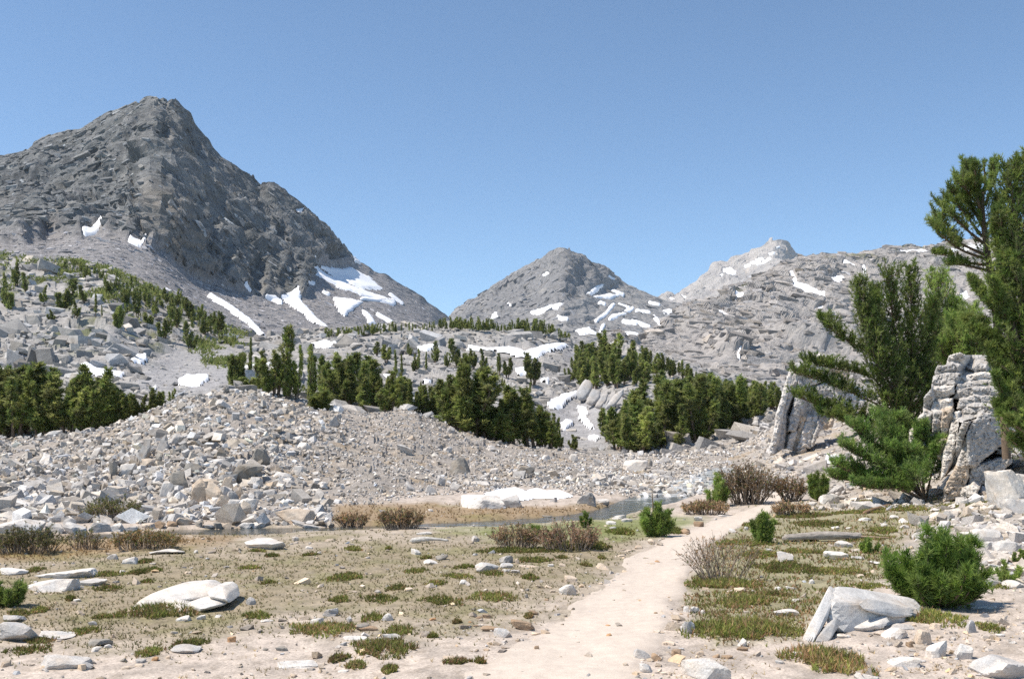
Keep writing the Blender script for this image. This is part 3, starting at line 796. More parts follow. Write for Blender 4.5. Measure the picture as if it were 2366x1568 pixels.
rg = np.random.default_rng(5)
def rub_keep(X, Y, Z, px, py):
    sd, sw = stream_dist(X, Y)
    nz = fbm(X, Y, 2, .12, 3)
    brown = in_poly(px, py, [(760,1168),(1000,1163),(1050,1172),(1300,1170),(1420,1160),(1450,1178),(1330,1196),(1180,1206),(1000,1211),(820,1216),(760,1200)])
    return ((sd > sw*.95) | (rg.random(len(X)) < .16)) & ((z_base(X, Y) > .08) | (Y > 33) | ((px < 770) & (Y > 22.4))) & (px < 1830) & ~brown & ~on_snow(px, py) & (rg.random(len(X)) < np.where(nz > .12, .45, 1.0))
X, Y, Z, px, py = picture_scatter(42000, rg, (-150, 1850), (880, 1230), rub_keep, 22.4, 88)
n = len(X)
coarse = sstep(-.35, .35, fbm(X, Y, 8, .07, 3) + .35*sstep(900, 500, px) - .4*sstep(60, 0, np.abs(px-900)-60))
s = (.043+.045*coarse)*np.exp(rg.normal(0, .72, n)*(.6+.4*coarse))*(1+.2*(Y > 45)) + .0011*Y
s = np.clip(s, .05, .5)
scl = s[:, None]*rg.uniform(.6, 1.4, (n, 3)); scl[:, 2] *= rg.uniform(.35, .9, n)
R = rot_mats(rg.normal(0, .4, n), rg.normal(0, .4, n), rg.uniform(0, 6.3, n))
inw = stream_dist(X, Y); inw = (inw[0] < inw[1]*1.05) & (Y < 75); scl[inw] *= np.minimum(.32/scl[inw].max(1), 2.6)[:, None]; Z = np.where(inw, np.maximum(Z, WATER-.06), Z)
pos = np.stack([X, Y, Z+scl[:, 2]*.22], -1)
o = obj('moraine_rubble', scatter_mesh('moraine_rubble', pos, scl, R, tone_cols(rg, n, (.48, .445, .405), .28, .05), rg), M_block)
tag(o, 'loose pale granite rubble covering the moraine mound', 'rubble', kind='stuff')

# blocks of the hillside
def hill_keep(X, Y, Z, px, py):
    tal = talus_mask(px, py)
    return (rg.random(len(X)) < (1-.75*tal)) & (px < 2000) & ~on_snow(px, py)
X, Y, Z, px, py = picture_scatter(9500, rg, (-250, 2000), (560, 1060), hill_keep, 88, 370)
n = len(X); tal = talus_mask(px, py)
s = np.clip(.62*np.exp(rg.normal(0, .62, n)), .22, 3.4)*(1-.5*tal)*(.5+.5*np.clip(Y/200, 0, 1.5))
scl = s[:, None]*rg.uniform(.7, 1.5, (n, 3)); scl[:, 0] *= 1.35; scl[:, 2] *= rg.uniform(.3, .75, n)
R = rot_mats(rg.normal(0.12, .2, n), rg.normal(.12, .2, n), rg.normal(.1, .6, n))
pos = np.stack([X, Y, Z+scl[:, 2]*.12], -1)
o = obj('hillside_rubble', scatter_mesh('hillside_rubble', pos, scl, R, tone_cols(rg, n, (.36, .342, .322), .22, .03), rg), M_slab)
tag(o, 'pale granite blocks and ledges strewn over the hillside', 'rubble', kind='stuff')

X, Y, Z, px, py = picture_scatter(1300, rg, (-200, 1300), (590, 860), lambda X, Y, Z, px, py: (talus_mask(px, py) < .3) & ~on_snow(px, py) & ((px < 560) | (py < 815)), 150, 345)
n = len(X); s = np.clip(1.5*np.exp(rg.normal(0, .45, n)), .7, 4.0)
scl = s[:, None]*rg.uniform(.7, 1.5, (n, 3)); scl[:, 0] *= 1.3; scl[:, 2] *= rg.uniform(.5, 1.0, n)
o = obj('hillside_blocks', scatter_mesh('hillside_blocks', np.stack([X, Y, Z+scl[:, 2]*.05], -1), scl, rot_mats(rg.normal(.1, .25, n), rg.normal(.15, .25, n), rg.normal(.1, .5, n)), tone_cols(rg, n, (.31, .30, .29), .25, .03), rg), M_slab)
tag(o, 'bigger grey blocks and ledge ends on the hillside', 'rubble', kind='stuff')

# crags and slabs breaking the faces of the mountains
def crag_scatter(key, n, keep, size, axis, base, name, label, sink=.25, var=.2, sg=.6, top=3.2):
    Q, Nn, PXs, PYs, SD = SURF[key]
    i = rg.integers(2, Q.shape[0]-1, n); j = rg.integers(2, Q.shape[1]-2, n)
    m = keep(PXs[i, j], PYs[i, j]) & (SD[i, j] < -2); i, j = i[m], j[m]; n = len(i)
    P = Q[i, j]; Nv = Nn[i, j]
    ax = axis(PXs[i, j], PYs[i, j]) + rg.normal(0, .15, (n, 3))
    ax = ax - (ax*Nv).sum(1)[:, None]*Nv; ax /= np.linalg.norm(ax, axis=1)[:, None]
    Nv = Nv + rg.normal(0, .28, (n, 3)); Nv = Nv - (ax*Nv).sum(1)[:, None]*ax; Nv /= np.linalg.norm(Nv, axis=1)[:, None]
    R = np.stack([ax, np.cross(Nv, ax), Nv], -1)
    s = size*np.minimum(np.exp(rg.normal(0, sg, n)), top); scl = s[:, None]*rg.uniform(.7, 1.4, (n, 3))*np.array([[1.9, 1.0, .75]])
    pos = P - Nv*scl[:, 2:3]*sink
    o = obj(name, scatter_mesh(name, pos, scl, R, tone_cols(rg, n, base, var, .03), rg), M_crag)
    tag(o, label, 'crags', kind='stuff')
def left_axis(px, py):
    rib = np.interp(py, [230, 370, 480, 570, 640], [380, 335, 338, 350, 380])
    sd = (px > rib)[:, None]
    return np.where(sd, np.array([[.62, .1, -.78]]), np.array([[.80, .1, .55]]))
crag_scatter('mountain_peak-420', 19000, lambda x, y: (rock_part(x, y) > .5) & (x > -150) & (x < 1060), 2.1, left_axis, (.172, .178, .182), 'peak_crags', 'dark broken crags of the tall left peak', .25, .32)
crag_scatter('granite_shoulder1390', 8000, lambda x, y: (x < 2400) & (rg.random(len(x)) < .95-.8*sstep(-16, 20, poly_sd(x, y, [(1400,840),(1480,790),(1560,750),(1640,760),(1640,800),(1700,850),(1600,880)]))), 2.3,
             lambda x, y: np.tile([[.95, .1, -.2]], (len(x), 1)), (.35, .325, .305), 'shoulder_crags', 'pale ledges of the granite shoulder on the right', .3)
crag_scatter('mountain_peak960', 4000, lambda x, y: (x > 1030) & (x < 1640), 5.0, lambda x, y: np.where((x < 1330)[:, None], np.array([[.25, .1, .95]]), np.array([[.8, .1, -.5]])), (.235, .232, .235), 'peak_crags', 'grey crags of the pyramid peak in the middle', .35, .18)
crag_scatter('mountain_peak1400', 1600, lambda x, y: (x > 1480) & (x < 1900), 8.0, lambda x, y: np.tile([[.2, .1, .95]], (len(x), 1)), (.41, .385, .37), 'peak_crags', 'pale crags of the farthest peak', .4, .15)

crag_scatter('mountain_peak-420', 9000, lambda x, y: (rock_part(x, y) < .3) & (x > -50) & (x < 1060), 1.3, lambda x, y: np.tile([[.8, .1, -.3]], (len(x), 1)), (.33, .32, .33), 'talus_blocks', 'grey talus blocks on the aprons of the left peak', .2, .3, .5, 3.0)
# single rocks with worn edges
def ico(sub):
    bm = bmesh.new(); bmesh.ops.create_icosphere(bm, subdivisions=sub, radius=1)
    V = np.array([v.co[:] for v in bm.verts]); F = np.array([[v.index for v in f.verts] for f in bm.faces]); bm.free()
    return V, F
ICO = {k: ico(k) for k in (2, 3, 4, 5)}
TONES = {'w': (.60, .565, .525), 'g': (.44, .42, .40), 'd': (.30, .275, .24), 'b': (.34, .245, .165), 'o': (.44, .27, .15), 't': (.52, .43, .34)}
def rock_mesh(seed, dims, tone, sub=3, planes=12, soft=80, noise=.055):
    rg = np.random.default_rng(seed); D, F = ICO[sub]
    nrm = rg.normal(size=(planes, 3)); nrm[:6] = np.array([[1,0,0],[-1,0,0],[0,1,0],[0,-1,0],[0,0,1],[0,0,-1]]) + rg.normal(0, .28, (6, 3))
    nrm /= np.linalg.norm(nrm, axis=1)[:, None]
    h = rg.uniform(.62, 1.0, planes); h[6:] *= rg.uniform(.8, 1.1, planes-6)
    dt = np.maximum(D @ nrm.T, 1e-3)
    q = np.minimum(h/dt, 4); mn = q.min(1); r = mn - np.log(np.exp(-soft*(q-mn[:, None])).sum(1))/soft
    V = D*r[:, None]
    o = rg.uniform(0, 50)
    nz = fbm(V[:, 0]+o, V[:, 1], V[:, 2], 1.6, 4) + .5*fbm(V[:, 0]+o, V[:, 1], V[:, 2], 6, 3, .6)
    V = V*(1+noise*1.3*nz[:, None])
    lo, hi = V.min(0), V.max(0)
    V = (V-(lo+hi)/2)/(hi-lo)*np.asarray(dims)
    n1 = fbm(V[:, 0]/dims[0]*2+o, V[:, 1]/dims[0]*2, V[:, 2]/dims[0]*2, 1.5, 4)
    C = np.asarray(TONES[tone])*np.exp(.22*n1)[:, None]*np.exp(rg.normal(0, .07))
    C = C*(1 + np.clip(n1, -.4, .4)[:, None]*np.array([[.10, 0, -.12]]))
    V[:, 2] += dims[2]*.5
    return mesh_np('rock', V, F, np.clip(C, .03, .75), False)

def z7(x, y): return x*.36215, y*.36215 + 1000.4
def z8(x, y): return x*.36215 + 1514.3, y*.36215 + 1000.4
def z6(x, y): return x*.39656 + 757.1, y*.39656 + 946.4
def z5(x, y): return x*.36215 + 1514.3, y*.36215 + 757.1
def z2(x, y): return x*.36215, y*.36215 + 567.9
def z3(x, y): return x*.36215 + 757.1, y*.36215 + 530.0
def zA(x, y): return x*.24927 + 1779.3, y*.24927 + 813.9
K7 = .36215; K6 = .39656

ROCKS = []          # (object, picture x, label base)
USED = {}
def put_rock(vx, vy, wpx, hpx, tone, label, seed, depth=.75, tilt=None, planes=12, flat=None, group=None, soft=80, sub=None, dmax=120.0):
    X, Y, Z = hit(vx, vy, 6.0, dmax)
    w = wpx*Y/FP; dep = w*depth
    al = max(EYE-Z, .3)/Y
    h = max(.38*hpx, hpx - .7*depth*wpx*al)*Y/FP*1.5
    Yc = Y + dep*.42; Xc = (vx-CX)/FP*Yc
    Zc = float(z_ground(np.array([Xc]), np.array([Yc]))[0])
    if sub is None: sub = 4 if wpx > 80 else (3 if wpx > 22 else 2)
    me = rock_mesh(seed, (w, dep, h), tone, sub, planes, soft)
    o = obj('boulder' if w > .45 else 'rock', me, M_stone, None, (Xc, Yc, min(Z, Zc) - .34*h))
    rg = random.Random(seed)
    o.rotation_euler = (tilt[0] if tilt else rg.gauss(0, .06), tilt[1] if tilt else rg.gauss(0, .08), rg.gauss(0, .15))
    tag(o, label, 'boulder' if w > .45 else 'rock', group)
    ROCKS.append((o, vx, label))
    return o

TW = {'w': 'whitish', 'g': 'grey', 'd': 'dark grey', 'b': 'brown', 'o': 'orange', 't': 'tan'}
def rock_list(fn, K, rows, place, seed0):
    for i, r in enumerate(rows):
        x, y, w, h, t = r[:5]; lab = r[5] if len(r) > 5 else None
        vx, vy = fn(x, y); wp, hp = w*K, h*K
        if lab is None:
            size = 'large' if wp > 60 else ('small' if wp < 22 else 'middle-sized')
            shp = 'flat' if h < .34*w else ('blocky' if h < .8*w else 'upright')
            lab = f'{size} {shp} {TW[t]} stone {place}'
        put_rock(vx, vy, wp, hp, t, lab, seed0+i)

# meadow, left of the trail
rock_list(z7, K7, [
 (320,1015,340,95,'w','broad flat pale slab in the meadow, nearest of four slabs by the left bush'),
 (450,925,350,70,'w','long low pale slab behind the broad flat slab in the meadow'),
 (570,975,220,55,'w','smaller flat slab right of the broad pale slab in the meadow'),
 (80,905,190,55,'w','pale slab at the left edge of the meadow, behind the small pine bush'),
 (120,1340,270,140,'g','big grey boulder at the left edge above a heather mat'), (90,1205,150,50,'g','low rock behind the grey boulder at the left edge'),
 (365,1320,230,65,'w','flat bright rock right of the grey boulder at the left edge'),
 (640,1365,150,62,'d','rock with a dark front, two small stones leaning on it'), (612,1398,60,40,'w','small pale stone below the rock with a dark front'), (690,1372,52,30,'w','small pale stone right of the rock with a dark front'),
 (400,1510,330,130,'g','rounded boulder with a shaded hollow front in the lower left corner'), (545,1512,110,55,'g','small rock against the right end of the rounded lower left boulder'),
 (1190,1410,180,62,'g','angular grey rock with heather behind it, below the cracked pale boulder'),
 (1690,745,280,78,'w','layered pale slab at the pond\'s near bank'), (1070,772,220,40,'w','thin white slab in dry grass left of the pond slab'),
 (720,805,70,40,'w'), (830,838,90,52,'w','tilted pale stone leaning against a heather tuft'), (1600,1098,62,52,'g','lone grey block right of the cracked pale boulder'),
 (1475,1336,62,46,'o'), (1800,1392,84,36,'d'), (1695,1386,42,20,'d'), (1900,1500,290,50,'w','long low pale slab flush with the sand, left of the trail'),
 (1170,1202,85,48,'w'), (1285,1190,62,36,'w'), (1700,1208,100,20,'w'), (2100,1172,105,52,'g'), (2020,1220,82,42,'w'), (2310,1262,110,52,'d','dark-fronted rock at the edge of a long heather mat'),
 (890,1468,72,32,'g'), (780,1462,62,30,'d'), (990,1452,52,30,'o'), (40,1492,62,42,'t'), (890,1492,62,25,'t'), (1075,1440,40,25,'t'), (820,1505,80,25,'t'), (600,1230,60,30,'g'), (490,1075,50,22,'w'), (1250,765,30,20,'w'),
 (975,840,40,16,'w'), (780,890,45,20,'w'), (1970,740,50,22,'w'), (1885,690,45,30,'w'), (1400,1175,60,20,'w'), (2190,1530,70,20,'w')], 'in the meadow left of the trail', 1000)
rock_list(z7, K7, [
 (120,640,310,100,'w','big pale boulder at the left end of the far stream bank'), (340,630,120,62,'w'), (440,605,90,66,'g'), (480,655,130,85,'w'), (630,632,140,66,'g'), (740,632,110,60,'w'), (830,625,110,30,'g'),
 (950,610,80,40,'t'), (1020,600,70,40,'b'), (1100,596,70,34,'b'), (1180,590,110,50,'t'), (1265,610,60,46,'d'), (1330,612,80,30,'g'), (1390,606,60,40,'d'), (1450,605,60,34,'t'), (1570,605,100,40,'w'), (1650,608,90,36,'w'),
 (1880,580,250,105,'t','tilted sharp-edged slab beside the pond'), (1960,604,240,46,'g','flat dark-edged slab hanging over the pond'), (2070,560,110,60,'w'), (1620,570,100,60,'g'), (1130,510,60,40,'w'), (1500,480,110,60,'w'), (1400,470,110,60,'w')], 'on the far bank of the pond', 1100)
rock_list(z6, K6, [
 (865,768,52,36,'g','grey pointed stone in the meadow below the stream'), (510,846,66,38,'w','white conical stone alone in the meadow'), (600,898,84,32,'w','pale rock with a darker one leaning behind it'), (665,874,72,32,'d','dark leaning rock behind a pale one in the meadow'),
 (925,945,142,62,'g','largest rock of the cluster in mid-meadow'), (1045,896,82,50,'g','square block at the back of the mid-meadow rock cluster'), (1040,925,84,36,'g'), (1105,896,26,32,'t'), (1160,916,130,14,'t','thin flat stone right of the mid-meadow rock cluster'), (1092,950,62,22,'w'), (1300,912,40,16,'w'), (1365,912,44,20,'t'),
 (565,726,92,18,'w'), (790,1018,52,28,'w'), (470,1056,50,24,'t'), (1035,945,40,20,'w'), (155,1064,30,12,'t'), (860,850,34,14,'g')], 'in the meadow below the stream', 1200)
rock_list(z6, K6, [
 (1615,938,112,46,'t','flat-topped stone on the left edge of the trail'), (1420,1006,76,46,'t','upper stone of the pair on the left edge of the trail'), (1400,1080,112,72,'w','bright lower stone of the pair on the left edge of the trail'),
 (1240,1042,62,20,'t'), (1290,1040,50,16,'t'), (1310,1062,34,16,'t'), (1440,1062,40,24,'t'), (1160,1098,26,28,'d'), (1160,1058,28,18,'d'), (1275,1116,28,17,'b'), (1195,1194,62,36,'b','brown block left of the trail, alone on bare soil'), (925,1214,52,30,'b'), (880,1218,52,20,'b'),
 (950,1292,102,40,'b','long brown block at the back of the brown and grey rock trio'), (1020,1326,112,62,'g','pale grey rock at the front of the brown and grey rock trio'), (1135,1290,144,72,'b','rugged brown boulder on the right of the brown and grey rock trio'),
 (610,1228,42,22,'o'), (780,1264,30,18,'b'), (820,1268,26,18,'b'), (865,1262,44,14,'b'), (225,1288,140,48,'b','brown dark-fronted rock beside heather at lower left centre'), (345,1230,84,52,'w','white rock between two heather mats at lower left centre'), (385,1350,124,52,'w','white wedge rock resting on the broadest heather mat'), (30,1200,70,50,'g','grey rock left of the brown dark-fronted rock'), (125,1240,36,42,'g'),
 (160,1340,150,30,'w'), (300,1335,40,20,'w'), (985,1370,60,24,'t'), (720,1462,120,24,'t'), (1205,1345,30,14,'t'), (830,1240,24,12,'o'), (1050,1442,20,10,'t'), (1145,1468,20,12,'b')], 'left of the trail', 1300)
rock_list(z6, K6, [
 (1215,1404,32,32,'b','small brown pointed stone standing on the trail'), (1640,1322,36,22,'o'), (1635,1264,34,16,'o'), (1910,1194,28,20,'b'), (1320,1412,18,8,'o'), (1445,1326,16,8,'b'), (1745,1330,34,8,'t'), (1870,1338,34,10,'t'), (1720,1025,26,10,'b'), (1805,1110,20,12,'t'),
 (1920,888,30,14,'o'), (1715,856,60,14,'t'), (1880,905,60,12,'t'), (1780,900,70,10,'t')], 'on the sand of the trail', 1400)
rock_list(z6, K6, [
 (2010,1288,112,62,'t','tan blocky rock on the right edge of the trail'), (2108,1306,86,84,'w','pale pointed rock against the tan one on the right edge of the trail'), (1840,1456,130,72,'g','grey rock with a grass tuft at the right edge of the trail'), (1912,1464,62,50,'b'), (2035,1452,62,62,'b','brown upright stone right of the trail'), (1855,1534,84,62,'w','pale blocky stone at the bottom, right of the trail'), (1735,1504,42,34,'t'),
 (1885,780,46,32,'t','rounded stone on the left edge of the trail by the young pine'), (1810,812,48,24,'t'), (1760,824,72,14,'t'), (1665,704,52,28,'g'), (2085,724,56,36,'b','brown rock at the foot of the young pine bush'), (1700,640,90,30,'w'), (1740,655,70,24,'w'), (1650,668,60,20,'w'), (2090,1180,40,40,'w'), (1930,1300,70,16,'t')], 'beside the trail', 1500)
# right of the trail
rock_list(z8, K7, [
 (315,1580,310,160,'w','big pale boulder with a dark right face at the bottom edge'), (1340,1580,150,60,'w','white rock at the bottom edge below the brown heather mat'), (2260,1580,420,190,'g','large speckled boulder in the lower right corner'),
 (540,1358,82,56,'w','white upper stone balanced on a brown one right of the trail'), (552,1392,74,30,'b','brown lower stone under the balanced white one'), (910,1424,82,40,'w'), (140,1446,62,62,'b'), (285,1420,52,32,'t'), (385,1432,52,28,'b'), (460,1440,74,28,'b'), (790,1475,62,32,'g'),
 (830,1165,165,52,'w','flat white slab left of the big hollowed boulder'), (735,1068,86,25,'w'), (890,1076,64,28,'w'), (995,962,42,30,'w'), (245,1150,70,50,'w'), (300,1150,40,26,'w'), (515,1210,60,32,'w'),
 (825,820,102,70,'w','white rounded rock in the green mat below the log'), (1150,808,142,56,'w','white rock in the green mat right of the rounded one'), (1198,730,112,48,'w','white rock touching the underside of the log'), (725,764,44,30,'g'), (1425,836,112,24,'w'), (1290,805,100,22,'g'), (1290,755,90,22,'w'), (860,1000,80,24,'w'), (780,1000,50,24,'w'),
 (505,634,66,27,'w'), (575,618,28,26,'w'), (272,560,62,30,'w','white stone lying on top of a brown rock by the trail'), (275,596,66,36,'b','brown rock under the white stone by the trail'), (190,646,62,40,'b'), (440,536,90,14,'w'), (500,690,50,20,'b'),
 (1525,546,74,28,'w'), (1340,560,104,26,'w'), (1150,612,66,18,'w'), (1235,614,36,16,'w'), (1190,486,46,40,'d'), (1095,450,130,70,'w','white jagged rock under the left end of the low pine thicket'), (1140,392,140,60,'g','grey block propped above the white jagged rock'), (985,464,90,30,'w'), (1580,570,70,30,'w'), (1460,600,40,26,'w'), (1590,610,60,24,'w'),
 (1980,468,76,54,'w'), (1860,556,96,62,'g','leaning grey slab with a green tuft in its shade'), (1780,500,80,26,'w')], 'right of the trail', 1600)
rock_list(z8, K7, [
 (1530,1312,176,80,'w','white rock between the hollowed boulder and the brown heather mat'), (1565,1258,160,52,'g','grey flat rock behind the white one, right of the hollowed boulder'), (1785,1250,74,44,'t','tan stone on the soil beside a heather mat'), (2020,1276,72,92,'g','small upright stone standing like a post'),
 (1705,1352,124,104,'t','white-topped block with a brown base'), (1640,1368,62,48,'b'), (1800,1436,132,118,'w','pale cube-like rock near the lower right'), (1965,1446,134,110,'w','pale pyramid rock near the lower right corner'), (1580,1488,212,84,'w','flat-topped pale rock above the bottom edge, right of the brown heather'), (1820,1310,40,24,'t'), (2200,1300,60,22,'w'), (2280,1350,50,26,'w'), (2130,1330,60,20,'t'),
 (2080,1118,190,36,'w','long pale flat slab in the pine bush\'s shadow'), (2140,1150,80,30,'d'), (2280,990,160,60,'w'), (2150,985,110,50,'g'), (1900,1540,80,40,'t'), (1420,1290,70,20,'t'), (1200,1310,110,36,'w')], 'in the lower right corner', 1700)
rock_list(z8, K7, [
 (2110,700,210,100,'w','wide pale rock in the rubble above the pine bush'), (2245,768,172,90,'w','bright white block right of the wide pale rock in the rubble'), (2135,750,92,62,'w'), (2050,740,70,50,'g'), (2300,520,180,110,'g','rock with a dark hollow under the white boulder at the right edge'), (2230,545,110,40,'w'), (2240,480,70,40,'w'), (2160,500,70,46,'w'),
 (2290,660,120,40,'w'), (2150,620,130,30,'w'), (2000,650,130,26,'w'), (2080,590,150,28,'w'), (2200,600,110,30,'w'), (1930,600,100,26,'w'), (2280,600,90,30,'g')], 'in the rubble below the right cliff', 1800)
put_rock(*z8(2265,465), 255*K7, 250*K7, 'w', 'big smooth white boulder at the right edge under the cliff', 1850, .7)
# by the snow at the foot of the moraine, and the mid-stream bank
rock_list(z6, K6, [
 (905,575,262,84,'w','long low slab, left of the pair in front of the small snow patch'), (1070,570,146,82,'g','tilted block, right of the pair in front of the small snow patch'), (1500,545,124,70,'g','lone grey block right of the small snow patch'), (1605,550,74,32,'w'), (1540,560,60,26,'w'), (600,592,34,14,'w'), (1275,630,60,14,'d')], 'near the small snow patch', 1900)
# striking blocks on the moraine
MB = [(860,150,80,150,'g',(0,.7),'long leaning slab, leftmost on the moraine slope'), (985,130,110,140,'g',(0,.65),'broad leaning slab right of the long one on the moraine'), (1065,80,70,100,'g',(0,.6),'narrow leaning slab beside the two broad ones on the moraine'),
 (1270,445,120,165,'t',(0,.08),'tall tan block at the moraine foot, left of the standing pair'), (1362,448,120,145,'t',(0,.1),'tall tan block at the moraine foot, right of the standing pair'), (1425,375,80,110,'t',(0,.2),None), (1500,425,90,95,'t',(0,.2),None), (1150,350,130,110,'d',(0,-.1),'dark square block above the standing tan pair'),
 (1040,405,90,100,'g',(0,.3),None), (1540,300,160,140,'d',(.2,.4),'dark rough boulder in the middle of the moraine slope'), (1640,200,120,110,'d',(.1,.3),'dark boulder above the rough one on the moraine slope'), (1945,110,115,62,'w',(.3,.1),'pale flat slab lying on the upper gravel slope'), (1890,265,95,62,'w',(0,.1),None),
 (60,330,160,80,'d',(0,-.2),'dark boulder at the left end of the moraine'), (230,270,80,60,'d',(0,.1),None), (710,250,60,80,'d',(0,.2),None), (770,260,90,100,'w',(0,.5),None), (1400,480,120,90,'t',(0,.5),None), (1570,500,130,90,'w',(0,.1),None), (1640,420,60,60,'g',(0,.1),None), (590,280,90,50,'g',(0,.1),None), (1230,250,110,60,'d',(0,.1),None), (990,200,60,80,'d',(0,.3),None)]
for i, (x, y, w, h, t, tl, lab) in enumerate(MB):
    put_rock(*z7(x, y), w*K7, h*K7, t, lab or 'angular block among the larger ones low on the moraine slope', 2000+i, .6, tl, 9, soft=40, group=None if lab else 'larger blocks low on the moraine slope')
for i, (x, y, w, h, t, tl, lab) in enumerate([(770,375,130,100,'d',(0,.1),'upright dark block above the small snow patch on the moraine'), (1140,385,120,60,'d',(0,.1),'dark boulder right of the upright block on the moraine'), (965,360,60,34,'w',(0,.1),None), (445,250,100,50,'w',(.2,.1),None),
        (700,252,52,34,'w',(0,0),None), (640,440,60,60,'g',(0,.4),None), (730,470,70,50,'w',(0,.4),None), (590,490,70,50,'g',(0,.3),None), (470,470,60,50,'g',(0,.2),None), (710,130,50,40,'g',(0,.3),None), (20,100,60,70,'g',(0,.4),None)]):
    put_rock(*z6(x, y), w*K6, h*K6, t, lab or 'angular block among the larger ones low on the moraine slope', 2100+i, .7, tl, 9, soft=40, group=None if lab else 'larger blocks low on the moraine slope')
for i, (x, y, w, h, t) in enumerate([(1790,355,150,70,'w'), (1960,310,90,40,'g'), (1880,330,30,50,'d'), (1740,420,70,40,'w'), (1930,375,90,30,'g'), (1430,305,60,50,'w'), (1270,300,60,40,'w'), (1580,330,40,50,'g'), (2060,330,60,40,'w'), (1920,480,110,40,'d')]):
    put_rock(*z6(x, y), w*K6, h*K6, t, 'pale block on the rocky flat where the stream comes out of the trees', 2150+i, .7, group='blocks on the rocky flat by the rapids', sub=3)

# more blocks on the moraine, thrown at random where the mound shows
rg = np.random.default_rng(77)
X, Y, Z, px, py = picture_scatter(900, rg, (0, 1420), (930, 1200), lambda X, Y, Z, px, py: (z_base(X, Y) > .15) & (stream_dist(X, Y)[0] > 1.2), 26, 76)
BL = [rock_mesh(3000+i, (1, rg.uniform(.6, .9), rg.uniform(.45, .8)), 'wgtgwdw'[i % 7], 2, 9, 40) for i in range(14)]
BX = np.where((px > 330) & (px < 780) & (py > 1110))[0][:34]; pick = np.concatenate([BX, np.setdiff1d(np.arange(len(X)), BX)[:30]])
for i in pick:
    s = min(.24*math.exp(abs(rg.normal(0, .5))), .75)*(.8+.012*Y[i])
    o = obj('boulder', BL[i % 14], M_block, None, (X[i], Y[i], Z[i]-.2*s*.6))
    o.scale = (s, s, s); o.rotation_euler = (rg.normal(0, .3), rg.normal(0.1, .35), rg.uniform(0, 6.3))
    hz_ = 'left' if px[i] < 380 else ('middle' if px[i] < 780 else 'right'); vt = 'near the crest' if py[i] < 1020 else ('halfway up' if py[i] < 1110 else 'at the foot')
    tag(o, f'angular granite block {vt} of the moraine, {hz_} part, half buried in rubble', 'boulder', f'granite blocks {vt} of the moraine, {hz_} part')

# ordinals where look-alikes share a description
ORD = ['leftmost', 'second from left', 'third from left', 'fourth from left', 'fifth from left', 'sixth from left', 'seventh from left', 'eighth from left', 'ninth from left', 'tenth from left']
by = {}
for o, vx, lab in ROCKS:
    if 'group' not in o: by.setdefault(lab, []).append((vx, o))
for lab, L_ in by.items():
    if len(L_) < 2: continue
    L_.sort(key=lambda t: t[0])
    if len(L_) <= 10:
        for k, (vx, o) in enumerate(L_): o['label'] = (ORD[k] if k < len(L_)-1 or len(L_) > 9 else 'rightmost') + ' ' + lab.replace('middle-sized ', '') if len(L_) <= 10 else lab
    else:
        for vx, o in L_: o['group'] = lab
    for vx, o in L_: o['group'] = lab.replace(' stone ', ' stones ')

# ---- compound rocks made of hulls
def hull_block(name, pts, tone, parent, seed, soft=22, noise=.03, sub=4, mat=None):
    """a convex block through the given points with worn edges: the hull's planes met from its centre, rounded where they meet"""
    rg = np.random.default_rng(seed); pts = np.asarray(pts, float)
    c = pts.mean(0); w, E = np.linalg.eigh(np.cov((pts-c).T)); Q = (pts-c) @ E
    mid = (Q.max(0)+Q.min(0))/2; half = np.maximum(np.ptp(Q, axis=0)/2, 1e-4); Q = (Q-mid)/half
    bm = bmesh.new()
    for p in Q: bm.verts.new(p)
    bmesh.ops.convex_hull(bm, input=bm.verts[:]); bm.normal_update()
    cen = np.mean([v.co[:] for v in bm.verts if v.link_faces], axis=0)
    nrm = np.array([f.normal[:] for f in bm.faces]); h = np.array([f.normal.dot(f.verts[0].co) for f in bm.faces]); bm.free()
    sg = np.sign(h - nrm @ cen); nrm *= sg[:, None]; h = (h*sg) - nrm @ cen
    key = np.unique(np.round(np.c_[nrm, h], 2), axis=0); nrm, h = key[:, :3], np.maximum(key[:, 3], .05)
    D, F = ICO[sub]
    dt = np.maximum(D @ nrm.T, 1e-3); q = np.minimum(h/dt, 4)
    mn = q.min(1); r = mn - np.log(np.exp(-soft*(q-mn[:, None])).sum(1))/soft
    V = D*r[:, None] + cen; o = rg.uniform(0, 40)
    size = half.max()
    Wd = V*half
    n0 = fbm(Wd[:, 0]+o, Wd[:, 1], Wd[:, 2], 1.1/size, 4); n9 = fbm(Wd[:, 0], Wd[:, 1]+o, Wd[:, 2], 5/size, 3)
    V = cen + (V-cen)*(1 + noise*1.5*n0 + noise*.6*n9)[:, None]
    W = (V*half + mid) @ E.T + c
    n1 = fbm(W[:, 0]+o, W[:, 1], W[:, 2], 1.3/size, 4)
    C = np.asarray(TONES[tone])*np.exp(.2*n1)[:, None]*np.exp(rg.normal(0, .06))*(1+np.clip(n1, -.4, .4)[:, None]*np.array([[.12, 0, -.14]]))
    if np.linalg.det(E) < 0: F = F[:, ::-1]
    return obj(name, mesh_np(name, W, F, np.clip(C, .03, .7), sub < 4), mat or M_stone, parent)

def unproj(vx, vy, d): return np.array([(vx-CX)/FP*d, d, EYE + (HY-vy)/FP*d])

